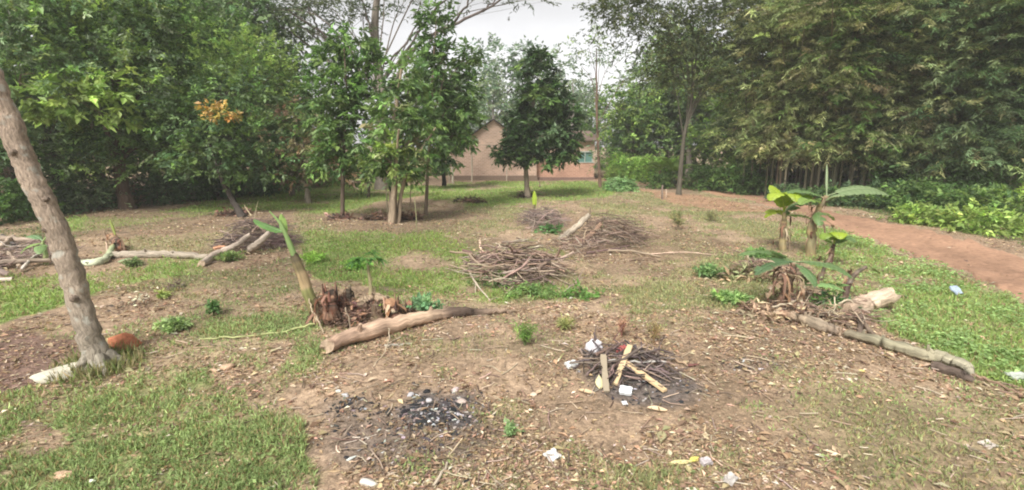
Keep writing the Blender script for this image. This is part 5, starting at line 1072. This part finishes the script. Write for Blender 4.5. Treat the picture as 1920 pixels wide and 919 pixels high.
herb('weed_clump', 'green weed hanging at the foot of the root tangle', 430, 490, .14, .3, 16, [(.13,.2,.07),(.2,.24,.1)], 416, .08, .02)
herb('weed_clump', 'small leafy weed near the ash patch edge', 955, 820, .08, .06, 7, [(.18,.26,.12)], 417, .025, .012)
herb('weed_clump', 'yellow-green seedling with broad leaves beside the pale stone', 300, 560, .05, .12, 6, [(.25,.3,.1)], 418, .06, .03)
# papaya-like seedling
b = at(694, 562); Y_ = b[1]
t = thing('papaya_seedling', 'small palm-like green seedling with a pale straight stem behind the stumps', 'seedling', b)
pp = curve([b-[0,0,.05], P(694,530,Y_), P(690,500,Y_), P(688,486,Y_)], 10, .003, 1); tube(pp, np.linspace(.032, .014, 10), 8, np.array([.38,.33,.18])*np.linspace(1, .6, 10)[:, None], True, .05, 1).obj('stem', M_stem, t, b)
rs = np.random.RandomState(9)
for q in range(9):
    a = q*.7+.2; e = math.radians(rs.uniform(5, 55)); L_ = rs.uniform(.22, .36); g = Geo(); d = np.array([math.cos(a)*math.cos(e), math.sin(a)*math.cos(e), math.sin(e)]); c0 = pp[-1]+[0,0,-.02*q*.5]; c1_ = c0+d*L_*.6+[0,0,-.01]; tube(curve([c0, (c0+c1_)/2+[0,0,.02], c1_], 6), .005, 4, (.2,.3,.09), False, 0, 0, g)
    k = 7; al = np.linspace(-1.5, 1.5, k); sd_ = n3(np.cross(d, [0, 0, 1.])); DD = d*np.cos(al)[:, None]+sd_*np.sin(al)[:, None]; DD[:, 2] -= .35
    leaves(g, np.repeat(c1_[None], k, 0), DD, np.tile([0, 0, 1.], (k, 1)), L_*.62*np.cos(al*.5)**.5, np.full(k, .045), pal(rs, [(.12,.25,.06),(.15,.3,.08),(.09,.2,.06)], k, .1), fold=.2, droop=.35, long=True); g.obj('leaf', M_soft, t, b, smooth=False)
# yellow-green sprout before the dense tree
b = at(1000, 412); Y_ = b[1]
t = thing('banana_sprout', 'single upright yellow-green banana sprout before the dense dark tree', 'banana plant', b)
tube(curve([b-[0,0,.05], P(1001,392,Y_), P(1002,384,Y_)], 6), np.linspace(.06, .035, 6), 8, (.16,.13,.07), True, .06, 2).obj('pseudostem', M_stem, t, b)
g = Geo(); banana_leaf(g, P(1002,388,Y_), math.radians(95), math.radians(84), .52, .17, .1, (.32,.44,.05), 5, 0, stalk=.03, roll=.6); g.obj('leaf', M_banana, t, b)
# thin saplings and stumps in mid-ground
def sapling(label, u, v, vt, r_, col, lean=0, name='sapling_stem', cat='stem', leaf=None):
    b = at(u, v); h = P(u, vt, b[1])[2]; t = thing(name, label, cat, b); tube(curve([b-[0,0,.1], (b[0]+lean*.6, b[1], (h+b[2])*.5), (b[0]+lean, b[1]+.05, h)], 10, .01, int(u)), np.linspace(r_, r_*.6, 10), 7, col, True, .07, int(u)).obj('stem', M_stem, t, b)
    if leaf:
        rs = np.random.RandomState(int(u)); g = Geo(); C, O = lobe_points(rs, np.array([b[0]+lean, b[1], h]), (.3, .3, .35), 26); sprays(g, rs, C, O, dict(L=.12, W=.05, k=8, sl=.2, droop=.5, cols=leaf)); g.obj('foliage', M_leaf, t, b, smooth=False)
sapling('low broken stump on the bare red soil before the road', 1241, 373, 348, .06, (.17,.13,.10), name='stump', cat='stump')
sapling('thin pale stub right beside the low broken stump', 1249, 371, 355, .04, (.40,.30,.22), name='stump', cat='stump')
sapling('thin bare stem just right of the many-stemmed tree', 768, 414, 330, .022, (.28,.22,.15), .1, leaf=G_mid)
sapling('slim greenish sapling in front of the thin-stemmed tree', 783, 440, 372, .016, (.25,.24,.13), -.05)
sapling('bare brown sapling stick behind the middle tree group', 665, 360, 320, .03, (.2,.15,.11), .05)
sapling('leafy sapling with fresh leaves hiding the fork of the many-stemmed tree', 728, 404, 322, .03, (.28,.24,.16), -.05, leaf=G_light+G_mid)
sapling('short thick dark stump at the rear edge of the grass band', 578, 381, 345, .13, (.2,.17,.13), name='stump', cat='stump')
sapling('small dark fence stub behind the dense tree trunk', 1012, 352, 340, .04, (.16,.11,.08), name='stump', cat='stump')
# dark leaf heaps under trees
for i_, (u, v, rx_, ry_, lb) in enumerate([(640, 412, .35, .25, 'dark dead leaves heaped round the ringed stem'), (712, 412, .6, .4, 'reddish dead leaves heaped left of the many-stemmed trunk'), (765, 412, .35, .3, 'dark dead leaves right of the many-stemmed trunk'), (985, 371, .35, .3, 'dead leaves coloured near black as shade at the dense tree foot'), (440, 404, .5, .3, 'dark dead leaves around the leaning dark stem'), (880, 380, .6, .3, 'dark dead leaves in the grass left of the dense tree')]):
    leafy(at(u, v), rx_, ry_, .1, 60, 430+i_, [(.12,.07,.05),(.2,.12,.1),(.06,.045,.04)] if i_ != 3 else [(.04,.03,.025),(.07,.05,.04)], lb, L_=.12, W_=.05, mt=M_dry)  # heap at the dense tree foot: shade put into its near-black leaf colour

# ------------------------------------------------------------------ rubbish, ash, stones
def lump(c, r, seed, col, squash=(1,1,.7), n=10, rough=.25, g=None, az=0):
    rs = np.random.RandomState(seed); th = np.linspace(0, math.pi, n); ph = np.arange(n*2)/(n*2)*2*math.pi; T_, H_ = np.meshgrid(th, ph, indexing='ij')
    d = np.stack([np.sin(T_)*np.cos(H_), np.sin(T_)*np.sin(H_), np.cos(T_)], -1); k = rs.rand(6, 3)*4-2; ph_ = rs.rand(6)*6
    m = 1+rough*sum(np.sin(d@k[i]*1.6+ph_[i]) for i in range(6))/3
    V = d*m[..., None]*r*np.asarray(squash)*(1+.25*(vn(d[..., 0]*3.1+9, d[..., 1]*3.1+d[..., 2]*2.3+9, seed)-.5))[..., None]; V = V@np.array([[math.cos(az), math.sin(az), 0], [-math.sin(az), math.cos(az), 0], [0, 0, 1]])+np.asarray(c); i = np.arange(n-1)[:, None]*(2*n); j = np.arange(2*n)[None]; j2 = (j+1) % (2*n)
    F_ = np.stack([i+j, i+2*n+j, i+2*n+j2, i+j2], -1).reshape(-1, 4); g = g or Geo(); g.add(V.reshape(-1, 3), F_, np.asarray(col)*np.ones((V.reshape(-1, 3).shape[0], 1))); return g
b = at(116, 712, .05); single('pale_stone', 'white elongated boulder half buried left of the foreground trunk', 'stone', lump(b+[.02,.12,-.01], .21, 1, (.50,.47,.38), (1.5,.62,.5), 18, .3, az=.75), M_stone, b)
b = at(228, 656, .03); single('red_rock', 'orange-red clod of earth right of the foreground trunk', 'rock', lump(b+[0,.05,.01], .14, 2, (.42,.16,.085), (1.3,.8,.85), 5, .5), M_soil, b, smooth=False)
for i_, (u, v, r_, lb) in enumerate([(428,690,.07,'pale tan clod in the left grass'),(400,697,.04,'small tan clod beside the pale one in the left grass'),(120,893,.05,'orange-tan clod at the lower left corner'),(362,745,.035,'small straw-coloured clod in the lower left grass')]):
    b = at(u, v, .01); single('earth_clod', lb, 'clod', lump(b, r_, 10+i_, (.48,.33,.22), (1.2,.9,.5), 8, .5), M_soil, b)
b = at(172, 905, .01); single('white_scrap', 'small white scrap in the grass at the bottom left', 'litter', lump(b, .03, 20, (.75,.76,.66), (1.3,.8,.4), 8, .4), M_paper, b)
def plank(label, p0, p1, w_, th_, col, seed, name='plank'):
    p0, p1 = np.asarray(p0), np.asarray(p1); T_ = n3(p1-p0); S_ = n3(np.cross(T_, [0,0,1.])); N_2 = np.cross(S_, T_); rs = np.random.RandomState(seed); g = Geo(); n = 12; V = []
    for s_ in np.linspace(0, 1, n):
        c = p0*(1-s_)+p1*s_; ww = w_/2*(1+rs.randn()*.05)
        if s_ == 0 or s_ == 1: ww *= .93
        for a, b2 in ((-1, -1), (-.85, -1.05), (.85, -1.05), (1, -1), (1, 1), (.85, 1.06), (-.85, 1.06), (-1, 1)): V.append(c+S_*a*ww+N_2*b2*th_/2*(.85 if abs(a) == 1 else 1)+rs.randn(3)*.001)
    F_ = [np.array([[i*8+k, i*8+(k+1) % 8, i*8+8+(k+1) % 8, i*8+8+k] for i in range(n-1) for k in range(8)]), np.array([list(range(8))[::-1], [(n-1)*8+k for k in range(8)]])]
    g.add(V, F_, col); return single(name, label, 'plank', g, M_wood, p0, smooth=False)
plank('pale wooden slat leaning steeply towards the viewer on the rubbish heap', at(1152,724,.02), at(1180,680,.20), .062, .022, (.52,.40,.24), 1)
plank('pale square-cut plank pointing down right out of the rubbish heap', at(1172,696,.10), at(1247,738,.03), .06, .028, (.58,.43,.25), 2)
plank('grey weathered slat standing left of the pale slat in the rubbish heap', at(1137,738,.02), at(1130,692,.16), .06, .02, (.30,.25,.18), 3)
log('stick', 'long thin brown stick reaching right from the rubbish heap', [at(1190,658,.06), at(1240,670,.05), at(1290,690,.02)], [.016,.015,.01], 390, col=(.42,.30,.20), cat='stick', n=14, sides=6)
log('stick', 'pale grey stick lying level under the planks of the rubbish heap', [at(1140,694,.1), at(1248,690,.07)], [.012,.010], 391, col=(.42,.40,.36), cat='stick', n=10, sides=6)
branches([((1075,700,.05),(1130,668,.16),.012),((1070,690,.06),(1140,690,.12),.011),((1100,710,.04),(1150,670,.15),.012),((1200,680,.12),(1280,712,.03),.011),((1210,720,.02),(1290,695,.04),.010),((1170,660,.14),(1240,690,.08),.011),((1110,670,.2),(1170,712,.04),.012),((1180,712,.04),(1260,705,.03),.010),((1090,672,.1),(1160,700,.1),.010),((1190,665,.12),(1222,722,.03),.011)],
         'charred thin stick in the burnt rubbish heap', 'charred sticks of the rubbish heap', 395, .012, [(.10,.08,.075),(.17,.13,.12),(.06,.05,.05)])
branches([((1150,655,.12),(1180,625,.2),.008,'thin dark twig pointing up behind the red cloth'),((1290,690,.03),(1310,688,.03),.014,'reddish stick end at the right tip of the rubbish heap')], '', None, 398, .01, [(.2,.1,.08)])
def crumple(label, c, r_, seed, col, sq, name, cat, m=M_plastic, rough=.5, n=18):
    rs = np.random.RandomState(seed); g = lump(c, r_, seed, col, sq, n, rough*.5); V = g.V[0]; V += (vn(V[:, 0]*45, V[:, 2]*45+V[:, 1]*30, seed)[:, None]-.5)*n3(V-c)*r_*rough; return single(name, label, cat, g, m, c)
crumple('crumpled whitish plastic bag on top of the rubbish heap', at(1116,668,.10), .085, 5, (.58,.56,.58), (.95,.7,1.0), 'plastic_bag', 'plastic bag')
crumple('crumpled dull red cloth behind the pale slat', at(1166,668,.09), .06, 6, (.36,.10,.09), (1.1,.8,.75), 'red_cloth', 'cloth', M_soil)
def card(label, c, a, b2, th_, az, tilt, col, name='paper_box', cat='litter', bend=.0):
    """small folded carton or sheet with real thickness"""
    n = 6; g = Geo(); ca, sa = math.cos(az), math.sin(az); ct, st_ = math.cos(tilt), math.sin(tilt); V = []
    for k in (0, 1):
        for i in range(n):
            for j in range(n):
                x_, y_ = (i/(n-1)-.5)*a, (j/(n-1)-.5)*b2; z_ = k*th_+bend*math.sin(i/(n-1)*3.1)*math.cos(j*.9)+.3*math.sin(i*3.1+j*5.3+a*90)*min(a, b2)*.16; x_ += math.sin(j*4.1+i*1.7+a*70)*a*.05; y_ += math.cos(i*3.7+j*2.3+b2*60)*b2*.06; y2, z2 = y_*ct-z_*st_, y_*st_+z_*ct; V.append(np.asarray(c)+[x_*ca-y2*sa, x_*sa+y2*ca, z2])
    F_ = []; q = n*n
    for i in range(n-1):
        for j in range(n-1): F_ += [(i*n+j, i*n+j+1, (i+1)*n+j+1, (i+1)*n+j), (q+i*n+j, q+(i+1)*n+j, q+(i+1)*n+j+1, q+i*n+j+1)]
        F_ += [(i*n, (i+1)*n, q+(i+1)*n, q+i*n), (i*n+n-1, q+i*n+n-1, q+(i+1)*n+n-1, (i+1)*n+n-1), (i, q+i, q+i+1, i+1), ((n-1)*n+i, (n-1)*n+i+1, q+(n-1)*n+i+1, q+(n-1)*n+i)]
    g.add(V, F_, col); return single(name, label, cat, g, M_paper, c, smooth=False)
card('white crushed carton at the left edge of the rubbish heap', at(1071,690,.03), .13, .08, .03, .5, .35, (.58,.59,.57), bend=.01)
card('small white carton just below the leaning pale slat', at(1173,740,.03), .115, .085, .035, -.35, .45, (.66,.68,.68))
card('tiny grey-white scrap under the small white carton', at(1171,758,.01), .05, .05, .006, .2, .2, (.62,.64,.64), 'paper_scrap', bend=.006)
card('white square paper lying alone in the bottom middle', at(1036,858,.015), .115, .10, .012, .7, .25, (.56,.54,.51), 'paper_scrap', bend=.012)
card('pale grey scrap near the lower right corner', at(1852,836,.01), .12, .09, .01, .3, .15, (.45,.40,.35), 'paper_scrap', bend=.015)
card('small bluish plastic scrap in the creepers near the road', at(1790,556,.1), .16, .16, .02, .3, .7, (.30,.36,.44), 'plastic_scrap', bend=.02)
card('white scrap in the creepers at the right edge', at(1908,716,.06), .2, .12, .02, .1, .1, (.40,.43,.37), 'paper_scrap', bend=.012)
card('pale stone-grey scrap at the bottom right of the middle', at(1322,872,.02), .08, .06, .03, .3, .3, (.42,.38,.38), 'paper_scrap', bend=.01)
card('grey-white scrap at the bottom edge', at(1368,905,.02), .1, .07, .03, .8, .3, (.42,.39,.36), 'paper_scrap', bend=.02)
def dryleaf(label, u, v, L_, W_, az, col, el=.15, curl=.4, lift=.012):
    b = at(u, v, lift); g = Geo(); n = 12; V = []
    for i in range(n+1):
        s_ = i/n; w_ = W_/2*math.sin(math.pi*min(1, s_*.96+.02))**.8
        for m in range(-3, 4):
            f = m/3; V.append([s_*L_-L_/2, f*w_, curl*W_*(f*f)*.5+.02*math.sin(s_*5)*L_+el*(s_-.5)*L_*.3])
    V = np.array(V); R_ = np.array([[math.cos(az), -math.sin(az), 0], [math.sin(az), math.cos(az), 0], [0, 0, 1]]); V = V@R_.T+b
    a_ = np.arange(n)[:, None]*7+np.arange(6)[None]; g.add(V, np.stack([a_, a_+7, a_+8, a_+1], -1).reshape(-1, 4), np.asarray(col)*(1+.08*np.sin(np.arange(len(V)))[:, None])); return single('dry_leaf', label, 'leaf', g, M_dry, b)
dryleaf('yellowish oval husk standing below the grey slat of the rubbish heap', 1124, 724, .17, .085, 1.5, (.66,.60,.36), 1.2, -.5, .06)
dryleaf('large tan dry leaf left of the yellowish husk', 1100, 738, .17, .075, -.5, (.58,.44,.28))
dryleaf('large pale tan dry leaf below the rubbish heap', 1232, 771, .18, .08, -.35, (.62,.48,.32))
dryleaf('yellow-tan dry leaf at the bottom centre right', 1275, 872, .2, .06, .15, (.62,.55,.28))
dryleaf('bright yellow dry leaf end beside the grey scrap', 1302, 866, .1, .06, .5, (.68,.62,.16))
dryleaf('dull olive curled leaf above the yellow leaves', 1240, 826, .14, .08, 1.2, (.40,.37,.22), .3, .9)
dryleaf('narrow pale chip of bark at the lower right', 1560, 852, .13, .035, -.6, (.58,.46,.32))
dryleaf('pale dry leaf on the soil right of the rubbish heap', 1410, 598, .15, .06, .3, (.5,.44,.36))
dryleaf('tan dry leaf left of the rubbish heap', 1010, 738, .09, .05, .9, (.58,.44,.3))
dryleaf('yellow leaf on the soil near the mossy log', 1616, 699, .07, .06, .3, (.6,.5,.2))
dryleaf('pale chip lying beyond the yellow leaf by the mossy log', 1645, 714, .1, .03, -.4, (.6,.54,.38))
log('stick', 'pale broken stick pointing away at the bottom edge', [at(812,915,.01), at(838,872,.02)], [.014,.010], 399, col=(.50,.42,.32), cat='stick', n=8, sides=6)
# ash and charcoal
rs = np.random.RandomState(44); g = Geo()
for q in range(1300):
    cx, cy, rx_, ry_, s_ = ASH[rs.choice(5, p=[.5,.2,.15,.1,.05])]; x_, y_ = cx+rs.randn()*rx_*.5, cy+rs.randn()*ry_*.5; r_ = .004+.013*rs.rand()**2
    if rs.rand() < .1: r_ *= 1.5
    col = pal(rs, [(.03,.03,.032),(.06,.055,.055),(.40,.40,.42),(.30,.26,.24),(.55,.53,.52)], 1, .2, [.42,.33,.08,.13,.04])[0]
    lump([x_, y_, float(gz(x_, y_))+r_*.3], r_, q, col, (1+1.4*rs.rand(), .8, .5), 4, .8, g, rs.rand()*3)
single('ash_lumps', 'black charcoal and whitish ash lumps strewn over the burnt patch', 'ash', g, M_soil, at(800, 760), kind='stuff', smooth=False)
rs = np.random.RandomState(45)
for i_, (u, v, r_, col, lb) in enumerate([(770,742,.03,(.36,.35,.36),'pale grey ash stone at the left of the burnt centre'),(806,752,.026,(.38,.36,.36),'light stone in the black middle of the burnt patch'),(800,735,.03,(.02,.02,.022),'black charcoal lump in the middle of the burnt patch'),(855,732,.035,(.42,.34,.32),'pinkish stone at the right rim of the burnt patch'),(865,755,.035,(.38,.31,.27),'tan-pink stone just below the right rim stone'),(648,742,.026,(.42,.42,.43),'white lump at the left end of the ash'),(635,735,.02,(.45,.43,.38),'small white lump beside the left end lump'),(690,908,.045,(.58,.54,.48),'pale stone at the bottom edge left of centre'),(726,715,.02,(.62,.55,.42),'small cream stone above the burnt patch'),(1000,742,.03,(.52,.42,.32),'tan stone between the burnt patch and the rubbish heap')]):
    b = at(u, v, .008); single('stone', lb, 'stone', lump(b, r_, 60+i_, col, (1.25,.95,.65), 10, .35), M_stone, b)
# small dark trash in the mid-left
leafy(at(258,572), .16, .1, .05, 14, 440, [(.2,.13,.1),(.42,.4,.33),(.1,.08,.07)], 'small heap of dark and white scraps on the tan soil', L_=.06, W_=.03, mt=M_dry)
leafy(at(318,540), .22, .05, .04, 10, 441, [(.12,.09,.08)], 'dark strip of dead leaf on the tan soil', L_=.08, W_=.03, mt=M_dry)

# ------------------------------------------------------------------ haze: one closed box of pale even air
m = bpy.data.materials.new('haze'); m.use_nodes = True; t = m.node_tree; t.nodes.clear()
o = t.nodes.new('ShaderNodeOutputMaterial'); v = t.nodes.new('ShaderNodeVolumePrincipled')
v.inputs['Color'].default_value = (1.0, .985, .95, 1); v.inputs['Density'].default_value = .0015; v.inputs['Anisotropy'].default_value = 0
t.links.new(v.outputs[0], o.inputs['Volume'])
g = Geo(); box(g, -90, 90, -30, 110, -1.5, 16); hz = g.obj('haze', m, smooth=False); tag(hz, kind='stuff')
